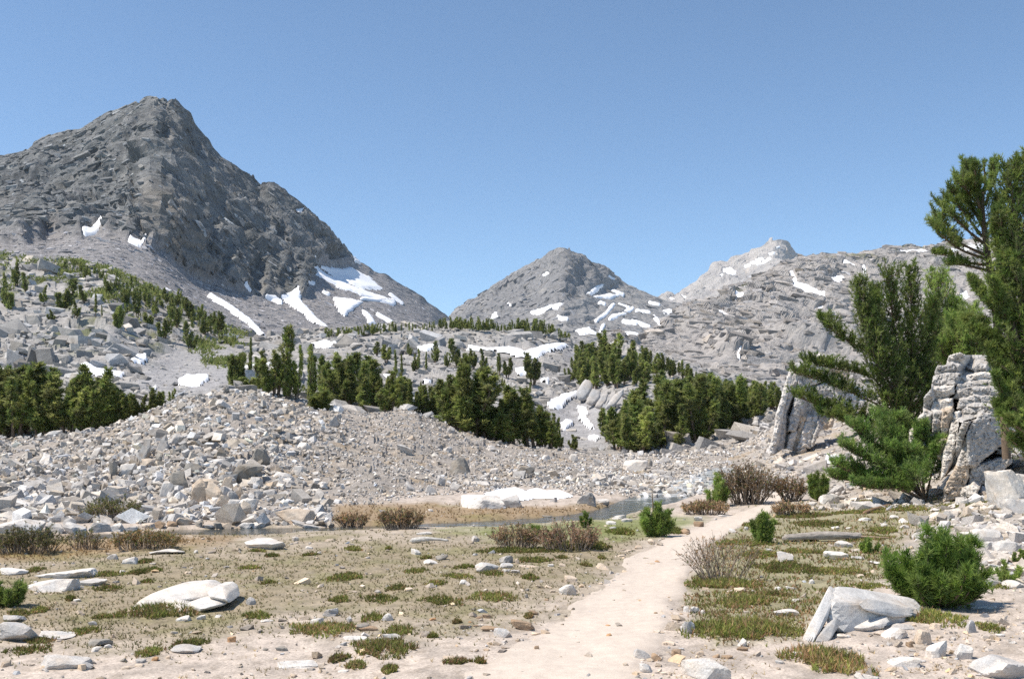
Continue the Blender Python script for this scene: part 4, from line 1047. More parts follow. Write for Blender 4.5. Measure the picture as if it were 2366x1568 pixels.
def traced_block(name, fn, pts, d, thick, tone, parent, seed, lean=0.0, origin=(0, 0, 0), taper=.75, jit=.06, **kw):
    """a block whose front face is given by picture points at distance d; it goes back by 'thick' metres and leans back with height"""
    rg = np.random.default_rng(seed)
    q = [fn(*p) for p in pts]; y0 = max(p[1] for p in q)
    P = []; cx = np.mean([p[0] for p in q]); cy = np.mean([p[1] for p in q])
    for vx, vy in q:
        dd = d + lean*(y0-vy)*d/FP + rg.uniform(0, jit)*thick
        P.append(unproj(vx, vy, dd))
        bx = cx + (vx-cx)*taper; by_ = cy + (vy-cy)*taper
        P.append(unproj(bx, by_, dd) + np.array([0, thick, 0]))
        # bulge
        mx = cx + (vx-cx)*.6; my = cy + (vy-cy)*.6
        P.append(unproj(mx, my, dd - .12*thick))
    P = np.array(P) - np.asarray(origin)
    return hull_block(name, P, tone, parent, seed, **kw)

# cracked pale boulder in the meadow
X, Y, Z = hit(*z7(1160,1140)); o0 = (X, Y, Z-.05)
t = thing('boulder', 'cracked low pale boulder of several pieces with heather in front of it', 'boulder', o0)
for i, (pts, dd) in enumerate([([(860,1105),(900,1060),(1000,1010),(1120,975),(1290,962),(1345,990),(1330,1035),(1200,1060),(1060,1050),(960,1105)], .18),
                               ([(1330,1010),(1360,980),(1420,978),(1450,1010),(1460,1070),(1420,1060),(1340,1040)], .14),
                               ([(1195,1080),(1300,1045),(1400,1040),(1445,1070),(1420,1090),(1270,1130)], .02),
                               ([(980,1120),(1070,1050),(1120,1050),(1210,1100),(1205,1140),(1050,1145),(985,1140)], -.04),
                               ([(845,1130),(900,1065),(1060,1045),(990,1110),(900,1140)], .0)]):
    c7 = np.mean(pts, axis=0); pts = [(c7[0]+(x-c7[0])*1.13, c7[1]+(y-c7[1])*1.16+6) for x, y in pts]
    traced_block('slab', z7, pts, Y+dd, .5, 'w', t, 4000+i, lean=1.5, origin=o0, soft=40, noise=.02, taper=.9)
# big hollowed boulder on the right
X, Y, Z = hit(*z8(1300,1330)); o0 = (X, Y, Z-.05)
t = thing('boulder', 'big pale angular boulder with a shaded hollow in its front, right of the trail', 'boulder', o0)
def deep_block(name, fn, pts, d, tone, parent, seed, origin, **kw):
    return hull_block(name, np.array([unproj(*fn(x, y), d+dd) for x, y, dd in pts]) - np.asarray(origin), tone, parent, seed, **kw)
deep_block('slab', z8, [(1085,1230,.35),(1125,1075,.42),(1330,1090,.62),(1600,1140,1.05),(1690,1150,1.15),(1200,1290,.3),(1560,1200,1.0),(1700,1200,1.15),(1118,968,.85),(1240,976,1.05),(1400,1020,1.35),(1560,1034,1.5),(1650,1050,1.55),(1708,1105,1.5),(1650,1210,2.0),(1200,1260,1.6)], Y, 'w', t, 4100, o0, soft=70, noise=.03, sub=4)
deep_block('slab', z8, [(925,1332,-.02),(1010,1332,-.05),(1085,1215,.3),(1140,1060,.5),(1112,962,.8),(1080,1035,.5),(1000,1200,.2),(1060,1240,.7),(1180,1000,.9),(970,1250,.1)], Y, 'w', t, 4101, o0, soft=70, noise=.03, sub=4)
deep_block('slab', z8, [(1290,1078,.55),(1340,1050,.7),(1500,1075,1.0),(1660,1115,1.1),(1640,1165,.98),(1520,1172,.8),(1320,1120,.5),(1500,1190,.9)], Y, 'w', t, 4102, o0, soft=60, noise=.035)
deep_block('slab', z8, [(1010,1335,-.06),(1090,1215,.25),(1160,1165,.3),(1190,1200,.3),(1110,1325,.0),(1080,1340,-.04),(1120,1290,.4)], Y, 'g', t, 4103, o0, soft=60, noise=.04)
X, Y, Z = hit(*z8(1330,1268)); o0 = (X, Y, Z-.05)
t = thing('boulder', 'white sloping boulder lying against the front of the hollowed one', 'boulder', o0)
traced_block('slab', z8, [(1148,1250),(1180,1190),(1260,1125),(1330,1122),(1480,1160),(1500,1195),(1455,1245),(1300,1280)], Y, .55, 'w', t, 4200, lean=1.6, soft=60, origin=o0)


def relief(parent, fn, pieces, d0, o0, step, lean, bulge, steep, seed, vert=.5, thick=2.6, ms=1.0, tilt=.0009):
    """one jointed rock mass: every slab stands forward by its own amount, with worn edges and open joints between"""
    rg = np.random.default_rng(seed)
    ax = np.concatenate([np.array(p) for p, _, _ in pieces]); (x0, y0), (x1, y1) = ax.min(0), ax.max(0)
    gx, gy = np.meshgrid(np.arange(x0-30, x1+31, step), np.arange(y0-30, y1+31, step))
    wx = gx + 16*fbm(gx, gy, 0, 1/160, 3) + 5*fbm(gx, gy, 3, 1/30, 2); wy = gy + 16*fbm(gx, gy, 7, 1/160, 3) + 5*fbm(gx, gy, 9, 1/30, 2)
    best = np.full(gx.shape, -99.); who = np.zeros(gx.shape, int); sdm = np.full(gx.shape, -99.)
    for i, (pts, off, tn) in enumerate(pieces):
        sd = poly_sd(wx, wy, pts); cx, cy = np.mean(np.array(pts), axis=0)
        tl = rg.normal(0, tilt, 2)
        r = off + np.where(sd > 0, bulge*(1-np.exp(-np.maximum(sd, 0)/12)), sd*steep) + tl[0]*(gx-cx) + tl[1]*(gy-cy)
        m = r > best; best = np.where(m, r, best); who = np.where(m, i, who); sdm = np.maximum(sdm, sd)
    hor = 1-sstep(.3, .7, vert + .5*sstep(500, 900, gy) - .2)
    bed = fbm(gx, gy*3.2, 1, 1/150, 4); col_ = fbm(gx*6 + gy*1.5, gy, 2, 1/170, 4)
    best = best + ms*(.045*bed*hor + .045*col_*(1-hor) + .03*fbm(gx, gy, 4, 1/90, 4) + .055*facets(gx/75, gy/50, 5, 1.6) + .03*facets(gx/28, gy/22, 15, 1.6))
    vx, vy = fn(gx, gy); yb = fn(0, y1)[1]
    d = d0 + lean*(yb-vy)*d0/FP - best
    P = np.stack([(vx-CX)/FP*d, d, EYE+(HY-vy)/FP*d], -1) - np.asarray(o0)
    n1 = fbm(gx, gy, 5, 1/90, 4); n2 = fbm(gx, gy, 6, 1/14, 3); st = fbm(gx*5, gy, 8, 1/120, 3)
    T = np.array([TONES[t_] for _, _, t_ in pieces])[who]
    C = T*np.exp(.25*n1+.16*n2)[..., None]; C = C*(1-.35*sstep(.15, .5, st)[..., None]*np.array([.8, .9, 1.0]))
    C = col_lerp(C, np.array([.20, .19, .17]), sstep(.15, .45, fbm(gx, gy, 12, 1/45, 4))*.4)
    F = grid_faces(*gx.shape); ok = (sdm.ravel()[F] > -8).all(1); F = F[ok]; wf = who.ravel()[F[:, 0]]
    V = P.reshape(-1, 3); C = np.clip(C.reshape(-1, 3), .03, .7)
    # rear skirt closes the mass behind its outline
    E = {}
    for f in F:
        for k in range(4):
            a, b = int(f[k]), int(f[(k+1) % 4]); E[(a, b)] = 1
    bd = [(a, b) for a, b in E if (b, a) not in E]
    n0 = len(V); ids = {}; extra = []
    for a, b in bd:
        for q in (a, b):
            if q not in ids: ids[q] = n0+len(extra); w_ = V[q]+np.asarray(o0)-np.array([0, 0, EYE]); cc = V[F].reshape(-1, 3).mean(0); extra.append(V[q]+(cc-V[q])*np.array([.25, 0, .2])+thick*w_/np.linalg.norm(w_))
    sk = np.array([[b, a, ids[a], ids[b]] for a, b in bd])
    V2 = np.r_[V, extra]; C2 = np.r_[C, [C[q] for q in ids]]
    for i in range(len(pieces)):
        Fi = F[wf == i]
        if len(Fi) < 6: continue
        u, inv = np.unique(Fi, return_inverse=True)
        obj('slab', mesh_np('slab', V2[u], inv.reshape(-1, 4), C2[u], False), M_face, parent)
    u, inv = np.unique(sk, return_inverse=True)
    obj('rear_face', mesh_np('rear_face', V2[u], inv.reshape(-1, 4), C2[u], False), M_face, parent)
M_face = mat_mineral('cliff_face', scale=4.0, bump=.6, dist=.03, contrast=.3, speck=.25, rough=.95, tint=(.8, .68, .52))

# leaning column outcrop
X, Y, Z = hit(1845, 1050, 30, 120); o0 = (X, Y, Z)
t = thing('rock_outcrop', 'leaning outcrop of tall tan slab columns at the stream\'s bend', 'outcrop', o0)
OUT = [([(-10,950),(30,945),(150,430),(240,120),(215,105),(170,200),(60,560)], .3, 2.2, 't'), ([(30,945),(110,900),(150,560),(230,330),(290,110),(240,100),(130,500)], .6, 2.2, 't'),
        ([(105,895),(150,890),(175,600),(130,560)], 1.3, 1.8, 'g'), ([(150,890),(200,905),(250,740),(230,700),(175,760)], .8, 1.6, 't'), ([(160,720),(230,730),(300,560),(330,330),(260,250),(200,560)], .7, 2.5, 't'),
        ([(200,905),(250,890),(330,600),(290,590),(250,740)], 1.0, 1.8, 't'), ([(250,890),(370,880),(450,690),(440,600),(340,600)], 1.1, 2.2, 'g'), ([(370,880),(400,870),(470,700),(450,650)], .9, 1.6, 't'), ([(450,720),(580,680),(600,610),(460,600)], 1.6, 2.0, 'g'),
        ([(220,330),(300,330),(500,260),(560,60),(500,10),(400,15),(340,60),(330,90),(250,100)], 1.4, 3.0, 't'), ([(290,620),(330,330),(480,290),(660,300),(650,520),(560,610),(400,600)], 1.7, 3.0, 'g'), ([(480,300),(560,120),(620,150),(740,150),(730,330),(600,330)], 2.0, 3.0, 't'), ([(640,520),(660,330),(850,310),(890,480),(760,560)], 2.4, 2.5, 't'), ([(780,700),(820,640),(940,650),(930,730),(860,750)], .8, 2.0, 't')]
relief(t, zA, [(p, -dd*1.1, 'w' if i % 3 == 0 else 'g' if i % 3 == 1 else 't') for i, (p, dd, th, tn) in enumerate(OUT)], Y, o0, 6, .12, .10, .035, 4300, vert=1.0, ms=1.5, tilt=.0014)
# cliff of piled rounded slabs on the right
X, Y, Z = hit(*zA(1690,1380), 12, 60); o0 = (X, Y, Z)
t = thing('rock_cliff', 'weathered grey cliff of piled and split slabs behind the right pines', 'cliff', o0)
CL = [([(1640,110),(1660,40),(1760,5),(1800,20),(1790,100)],1.6,'g'), ([(1530,200),(1560,130),(1700,105),(1760,120),(1745,200),(1600,235)],1.4,'g'), ([(1500,320),(1520,220),(1640,190),(1750,200),(1725,300),(1560,335)],1.25,'w'), ([(1735,300),(1760,230),(1900,200),(2110,185),(2110,250),(1950,300)],1.6,'w'),
      ([(1850,150),(1900,110),(2010,110),(2010,160),(1900,180)],1.9,'g'), ([(1720,350),(1740,290),(2000,260),(2140,270),(2140,320),(1900,350)],1.3,'g'), ([(1500,430),(1510,340),(1700,310),(1715,380),(1620,440)],1.05,'g'), ([(1700,430),(1740,350),(1900,320),(2150,340),(2150,400),(1800,440)],1.05,'w'),
      ([(1420,560),(1430,420),(1500,340),(1520,440),(1490,560)],.95,'g'), ([(1490,560),(1510,450),(1690,430),(1700,500),(1600,560)],.85,'w'), ([(1730,520),(1760,440),(1900,400),(2110,420),(2120,490),(1900,520)],.8,'w'), ([(1760,640),(1780,520),(1900,470),(2070,500),(2060,560),(1880,600)],.55,'g'),
      ([(1350,740),(1360,620),(1430,540),(1500,560),(1490,700),(1420,780)],.7,'w'), ([(1500,740),(1515,560),(1600,540),(1620,600),(1570,745)],.6,'g'), ([(1585,690),(1600,540),(1690,520),(1690,640),(1650,700)],.45,'t'), ([(1580,780),(1590,700),(1660,700),(1650,770)],.6,'g'),
      ([(1420,860),(1430,760),(1560,730),(1580,800),(1470,890)],.75,'g'), ([(1550,980),(1545,840),(1590,800),(1660,790),(1640,900),(1590,1000)],.45,'t'), ([(1580,1180),(1600,1000),(1670,700),(1700,560),(1760,540),(1720,850),(1640,1120)],.25,'t'), ([(1660,1080),(1690,950),(1780,650),(1850,640),(1800,800),(1720,1080)],.1,'w'),
      ([(1840,1050),(1830,760),(1870,660),(1960,560),(2160,560),(2230,720),(2210,850),(2110,880),(1900,1050)],.15,'g'), ([(1730,1060),(1790,820),(1850,760),(1860,1040),(1790,1060)],.12,'w'), ([(1610,1390),(1620,1260),(1730,1050),(1840,1055),(1840,1150),(1760,1350)],-.05,'t'), ([(1840,1230),(1860,1060),(2100,990),(2240,960),(2240,1020),(2060,1215)],.4,'g'),
      ([(1740,1350),(1760,1260),(1880,1225),(1940,1260),(1900,1330)],-.25,'w'), ([(2100,940),(2110,900),(2210,890),(2330,930),(2330,1000),(2240,960)],.7,'g'), ([(1980,560),(2000,480),(2130,500),(2180,560)],.9,'g'), ([(2100,560),(2110,200),(2400,180),(2400,900),(2230,880)],1.5,'g'), ([(1700,110),(1790,20),(2300,60),(2300,250),(1800,260)],2.6,'g'), ([(2180,600),(2480,480),(2540,1000),(2260,990)],1.0,'g'), ([(1280,900),(1300,720),(1380,640),(1440,800),(1400,930)],1.1,'g'), ([(2090,330),(2360,250),(2380,560),(2140,600)],1.1,'w')]
relief(t, zA, [(p, -dd*.75, {'w': 'g', 'g': 'g', 't': 't'}[tn] if i % 3 else 'w') for i, (p, dd, tn) in enumerate(CL)], Y, o0, 6, .22, .05, .016, 4400, vert=.35, ms=.75)

# tilted slabs on the knob right of the gully
KN = [([(1580,1040),(1640,950),(1680,960),(1700,1000),(1640,1100),(1600,1090)], 'leftmost'), ([(1640,1110),(1690,1010),(1745,1030),(1740,1080),(1690,1130)], 'second'), ([(1700,1135),(1760,1040),(1795,1040),(1780,1100),(1735,1150)], 'third'), ([(1760,1150),(1830,1050),(1890,1010),(1895,1040),(1820,1150)], 'rightmost')]
for i, (pts, w) in enumerate(KN):
    vx, vy = z3(np.mean([q[0] for q in pts]), max(q[1] for q in pts)); X, Y, Z = hit(vx, vy, 100, 260); o0 = (X, Y, Z)
    t = thing('rock_slab', f'{w} of four tilted grey slabs at the foot of the pine-covered knob', 'rock slab', o0, 0, 'tilted slabs under the knob')
    traced_block('slab', z3, pts, Y-1.5, 3.0, 'g', t, 4600+i, lean=.5, origin=o0, mat=M_block, soft=50, sub=3)

# ------------------------------------------------------------------ plants
def unit(v): return v/(np.linalg.norm(v, axis=-1, keepdims=True)+1e-9)
GREENS = np.array([[.215, .262, .074], [.265, .308, .092], [.155, .205, .062], [.315, .335, .112], [.245, .258, .108]])

def tuft_tris(P, Dr, L, n, wid, spread, col, rg, base_along=.5):
    """bunches of needles: n thin triangles per bunch, set along the first part of the shoot and splayed about its direction"""
    K = len(P); L = np.broadcast_to(np.asarray(L, float), (K,))
    d = unit(Dr[:, None, :] + spread*rg.normal(size=(K, n, 3)))
    b = P[:, None, :] + Dr[:, None, :]*(L[:, None, None]*base_along*rg.random((K, n, 1)))
    ln = L[:, None, None]*rg.uniform(.6, 1.1, (K, n, 1))
    side = unit(np.cross(d, rg.normal(size=(K, n, 3))))*(wid if np.isscalar(wid) else wid[:, None, None])*.5
    tip = b + d*ln
    V = np.stack([b-side, b+side, tip], 2).reshape(-1, 3)
    F = np.arange(K*n*3).reshape(-1, 3)
    C = np.repeat(np.broadcast_to(col, (K, 3)), n*3, 0)*np.exp(rg.normal(0, .12, (K*n, 1))).repeat(3, 0)
    return V, F, C

def tube(A, pts, rad, sides, col, rg=None):
    pts = np.asarray(pts, float); n = len(pts)
    t = unit(np.gradient(pts, axis=0)); ref = np.array([0.3, .2, .93])
    u = unit(np.cross(t, ref)); v = np.cross(t, u)
    a = np.arange(sides)*2*math.pi/sides
    ring = (np.cos(a)[None, :, None]*u[:, None, :] + np.sin(a)[None, :, None]*v[:, None, :])*np.asarray(rad)[:, None, None]
    V = (pts[:, None, :]+ring).reshape(-1, 3)
    i = np.arange(n-1)[:, None]*sides + np.arange(sides)[None]; j = np.arange(n-1)[:, None]*sides + (np.arange(sides)[None]+1) % sides
    F = np.concatenate([np.stack([i, j, j+sides], -1).reshape(-1, 3), np.stack([i, j+sides, i+sides], -1).reshape(-1, 3)])
    A.add(V, F, np.asarray(col)*(1 if rg is None else math.exp(rg.normal(0, .1))))

def smooth_line(p, n):
    p = np.asarray(p, float); t = np.linspace(0, len(p)-1, n)
    out = np.stack([np.interp(t, np.arange(len(p)), p[:, k]) for k in range(p.shape[1])], -1)
    for _ in range(2): out[1:-1] = .25*out[:-2]+.5*out[1:-1]+.25*out[2:]
    return out

BARK = (.17, .125, .09)
def pine(stems, rg, per_m=26, length=lambda t: .5, up=.6, tuft_L=.12, needles=9, wid=.018, spread=.55, t0=.12, tufts=6, sub=2, bark=BARK, greens=GREENS, sides=5, twig_r=.010, droop=0.0, gap=.25, left=None):
    """a conifer from its stems (each an (x, y, z, radius) polyline): limbs all round, shoots on the limbs, needle bunches on the shoots"""
    T = Acc(); P = []; Dv = []; Lv = []; G = []
    for st in stems:
        ln = smooth_line(st, 12); pts = ln[:, :3]
        tube(T, pts, ln[:, 3], sides, bark, rg)
        H = np.linalg.norm(np.diff(pts, axis=0), axis=1).sum()
        nb = max(6, int(per_m*H)); ph = rg.uniform(0, 6.3)
        for k in range(nb):
            t = t0 + (1-t0)*(k+rg.random())/nb
            f = t*11; i = min(int(f), 10); p0 = pts[i]+(pts[i+1]-pts[i])*(f-i)
            ax = unit(pts[min(i+1, 11)]-pts[max(i-1, 0)])
            ph += 2.4 + rg.normal(0, .5)
            h = np.array([math.cos(ph), math.sin(ph), 0])
            Lb = length(t)*H*rg.uniform(.55, 1.15)
            if rg.random() < gap*.5: Lb *= .45
            u = up + .5*t + rg.normal(0, .15) - droop*(1-t)
            d0 = unit(h + np.array([0, 0, u-.25])); d1 = unit(h*.8 + ax*.3 + np.array([0, 0, u+.35]))
            q1 = p0 + d0*Lb*.45; q2 = q1 + d1*Lb*.35; q3 = q2 + unit(d1+np.array([0, 0, .5]))*Lb*.25
            br = np.array([p0, q1, q2, q3])
            if Lb > .05: tube(T, br, np.array([1, .7, .45, .2])*max(twig_r*(.5+Lb*.9), .002), 3, bark, rg)
            m = max(2, int(tufts*(.5+Lb/(length(.4)*H+1e-6)*.6)))
            g = greens[rg.integers(len(greens))]*math.exp(rg.normal(0, .12))
            for s in np.linspace(.28, 1, m):
                ff = s*3; ii = min(int(ff), 2); p = br[ii]+(br[ii+1]-br[ii])*(ff-ii)
                dd = unit(br[ii+1]-br[ii])
                P.append(p); Dv.append(unit(dd+np.array([0, 0, .35])+rg.normal(0, .25, 3))); Lv.append(tuft_L*rg.uniform(.75, 1.2)); G.append(g)
                for _ in range(sub):
                    sd = unit(dd*.5 + rg.normal(0, .7, 3) + np.array([0, 0, .3]))
                    q = p + sd*Lb*.16*rg.uniform(.4, 1.2)
                    P.append(q); Dv.append(unit(sd+np.array([0, 0, .5]))); Lv.append(tuft_L*rg.uniform(.7, 1.1)); G.append(g*math.exp(rg.normal(0, .1)))
        for _ in range(5):
            P.append(pts[-1]+rg.normal(0, .3*tuft_L, 3)); Dv.append(unit(np.array([0, 0, 1])+rg.normal(0, .3, 3))); Lv.append(tuft_L); G.append(greens[rg.integers(len(greens))])
    V, F, C = tuft_tris(np.array(P), np.array(Dv), np.array(Lv), needles, wid, spread, np.array(G), rg)
    return T.mesh('trunk', True), mesh_np('crown', V, F, C)

M_needle = mat_plant('pine_needles', var=.3, scale=2.0, trans=.5)
M_far_needle = mat_plant('pine_needles_far', var=.3, scale=.35, trans=.5)
M_leaf = mat_plant('leaf', var=.3, scale=4.0, trans=.3)
M_bark = mat_mineral('bark', scale=8, bump=.5, dist=.02, contrast=.35, speck=.25, world_space=False)

def plant_tree(name, label, cat, protos, loc, scale, rz, group=None):
    t = thing(name, label, cat, loc, rz, group)
    t.scale = scale
    obj('trunk', protos[0], M_bark, t); obj('crown', protos[1], protos[2], t)
    return t

# prototypes for the woods: one metre tall, scaled where they stand
def wood_proto(seed):
    rg = np.random.default_rng(seed); stems = []
    ns = [1, 2, 3, 2, 4][seed % 5]
    for k in range(ns):
        a = rg.uniform(0, 6.3); r = 0 if ns == 1 else rg.uniform(.04, .11)
        h = 1.0 if k == 0 else rg.uniform(.5, .92)
        x, y = r*math.cos(a), r*math.sin(a)
        b = rg.normal(0, .035, 2)
        stems.append([(x*.5, y*.5, -.03, .022), (x, y, h*.3, .018), (x*1.6+b[0], y*1.6+b[1], h*.65, .011), (x*1.9, y*1.9, h*.96, .003)])
    R = rg.uniform(.12, .19)
    prof = [lambda t: R*(1.05-.78*t), lambda t: R*(.55+.55*math.sin(math.pi*min(t*.9+.1, .97))*(1.2-t)), lambda t: R*(1.25-1.05*t)][seed % 3]
    tr, cr = pine(stems, rg, per_m=46, length=prof, up=.35, tuft_L=.058, needles=6, wid=.016, spread=.6, t0=rg.uniform(.08, .24), tufts=5, sub=2, sides=5, twig_r=.006, gap=.7)
    return tr, cr, M_far_needle
WOOD = [wood_proto(s) for s in range(12)]
def bush_proto(seed):
    rg = np.random.default_rng(seed); stems = []
    for k in range(7):
        a = rg.uniform(0, 6.3); r = rg.uniform(.1, .4); h = rg.uniform(.6, 1)
        stems.append([(0, 0, -.05, .02), (r*.5*math.cos(a), r*.5*math.sin(a), h*.4, .014), (r*math.cos(a), r*math.sin(a), h*.9, .004)])
    tr, cr = pine(stems, rg, per_m=30, length=lambda t: .30*(1-.5*t), up=.4, tuft_L=.12, needles=6, wid=.03, spread=.65, t0=.08, tufts=4, sub=2, sides=4, twig_r=.008)
    return tr, cr, M_far_needle
BUSH = [bush_proto(40+s) for s in range(3)]

rt = random.Random(3)
NT = [0]
def wood_tree(vx, vy, hpx, wpx, label, group, dmin=70, dmax=360, name='pine_tree', kinds=None, cat='pine tree'):
    X, Y, Z = hit(vx, vy, dmin, dmax)
    H = hpx*Y/FP
    pr = (WOOD[rt.randrange(12)] if not wpx or wpx/hpx < .38 else WOOD[rt.choice((2, 4, 7, 9))]) if kinds is None else kinds[rt.randrange(len(kinds))]
    wref = .40 if kinds is None else .9
    ws = (wpx/hpx)/wref if wpx else rt.uniform(1.15, 2.0)
    NT[0] += 1
    return plant_tree(name, label, cat, pr, (X, Y, Z-.02*H), (H*ws, H*ws, H), rt.uniform(0, 6.3), group)

ROW = Acc()
def row_tree(x, foot, h, dmin, dmax):
    X, Y, Z = hit(x, foot, dmin, dmax); H = h*Y/FP; w = H*rt.uniform(1.0, 1.6); pr = WOOD[rt.randrange(12)]
    me = pr[1]; n = len(me.vertices); V = np.empty(n*3, np.float32); me.vertices.foreach_get('co', V); V = V.reshape(-1, 3, 3)
    C = np.empty(n*4, np.float32); me.color_attributes['Col'].data.foreach_get('color', C); C = C.reshape(-1, 3, 4)
    k = np.random.default_rng(int(x*7)).random(len(V)) < .1; V = V[k]; C = C[k, :, :3].reshape(-1, 3)
    V = V + (V-V.mean(1, keepdims=True))*1.4; a = rt.uniform(0, 6.3)
    Q = np.stack([V[..., 0]*math.cos(a)-V[..., 1]*math.sin(a), V[..., 0]*math.sin(a)+V[..., 1]*math.cos(a), V[..., 2]], -1).reshape(-1, 3)*np.array([w, w, H]) + np.array([X, Y, Z])
    ROW.add(Q, np.arange(len(Q)).reshape(-1, 3), C)
def stand(n, xr, top, base, label, group, hmin, hmax, dmin=72, dmax=360, cap=None):
    """a stand: bearings at random, feet between the stand's lower edge and as far up as its skyline allows"""
    bx, by_ = zip(*base); tx, ty = zip(*top); made = []
    for i in range(n):
        x = xr[0] + (xr[1]-xr[0])*(i+rt.random())/n
        b = float(np.interp(x, bx, by_)); t = float(np.interp(x, tx, ty))
        if b-t < 12: continue
        h = min(rt.uniform(hmin, hmax)*(b-t), cap or 999)
        u = rt.random()**1.3
        foot = b - u*max(b-t-h, 0)
        if group is None: row_tree(x, foot, h, dmin, dmax)
        else:
            f_ = (x-xr[0])/(xr[1]-xr[0]); part = 'left end' if f_ < .25 else ('left half' if f_ < .5 else ('right half' if f_ < .75 else 'right end'))
            front = 'front' if u < .35 or b-t-h < 8 else 'back'
            o = wood_tree(x, foot, h, None, f'{label}, {front} row, {part}', f'{group}, {front} row, {part}', dmin, dmax); made.append((part, h, o))
    for part in ('left end', 'left half', 'right half', 'right end'):
        L_ = [m for m in made if m[0] == part]
        if len(L_) > 2:
            o = max(L_, key=lambda m: m[1])[2]; o['label'] = f'tallest {label.split(" ", 1)[1]}, {part}'

G_L = 'dense pines left of the moraine mound'
stand(46, (-30, 405), [(-30,845),(50,850),(100,822),(150,878),(190,856),(235,862),(280,903),(340,915),(372,886),(410,900)], [(-30,1015),(130,1015),(230,1012),(300,985),(350,960),(410,930)], 'dark pine in the stand left of the moraine', G_L, .55, 1.0, 72, 110)
G_C = 'dense pines right behind the moraine crest'
stand(72, (745, 1290), [(745,830),(800,842),(830,815),(850,805),(880,860),(950,890),(1000,905),(1030,868),(1085,866),(1110,900),(1160,912),(1210,918),(1235,935),(1265,960),(1290,1000)], [(745,936),(850,957),(930,946),(1000,962),(1060,1008),(1130,1022),(1200,1032),(1290,1046)], 'dark pine in the belt behind the moraine crest', G_C, .65, 1.2, 78, 125)
G_K = 'pines on the knob right of the snow gully'
stand(46, (1312, 1500), [(1312,845),(1330,790),(1360,768),(1400,762),(1440,778),(1480,800),(1500,805)], [(1312,895),(1360,900),(1420,905),(1500,890)], 'slim pine on the knob right of the snow gully', G_K, .3, .62, 110, 330)
G_R = 'dense pines by the head of the stream'
stand(54, (1405, 1700), [(1405,945),(1440,930),(1500,900),(1540,840),(1600,858),(1650,872),(1700,880)], [(1405,1036),(1450,1045),(1500,1043),(1560,1038),(1620,1022),(1700,1000)], 'dark pine in the stand at the stream head', G_R, .5, 1.0, 90, 240)
stand(20, (1480, 1640), [(1480,805),(1530,815),(1560,815),(1600,850),(1640,870)], [(1480,860),(1560,880),(1640,930)], 'slim pine on the slope under the granite shoulder', 'pines below the granite shoulder', .5, .9, 120, 300)
stand(16, (1690, 1810), [(1690,865),(1710,850),(1740,870),(1800,880),(1810,890)], [(1690,1000),(1740,975),(1810,950)], 'olive pine in the stand behind the leaning outcrop', 'pines behind the leaning outcrop', .5, .9, 85, 200)
stand(60, (1000, 1310), [(1000,745),(1030,735),(1060,738),(1100,735),(1120,738),(1160,750),(1200,740),(1250,745),(1310,765)], [(1000,760),(1100,765),(1200,768),(1310,785)], 'small pine in the row along the crest of the rocky bench', None, .75, 1.25, 230, 330)
stand(36, (750, 1000), [(750,757),(800,757),(850,752),(920,742),(960,748),(1000,748)], [(750,782),(850,775),(1000,765)], 'tiny pine on the left part of the bench crest', None, .6, 1.1, 230, 330)
stand(64, (150, 548), [(150,588),(250,612),(400,672),(470,715),(548,772)], [(150,628),(250,668),(400,750),(470,780),(548,806)], 'x', None, .3, .62, 180, 345)
tag(obj('crest_pines', ROW.mesh('crest_pines'), M_far_needle), 'far small pines along the crests of the bench and the left hillside', 'pine trees', kind='stuff')

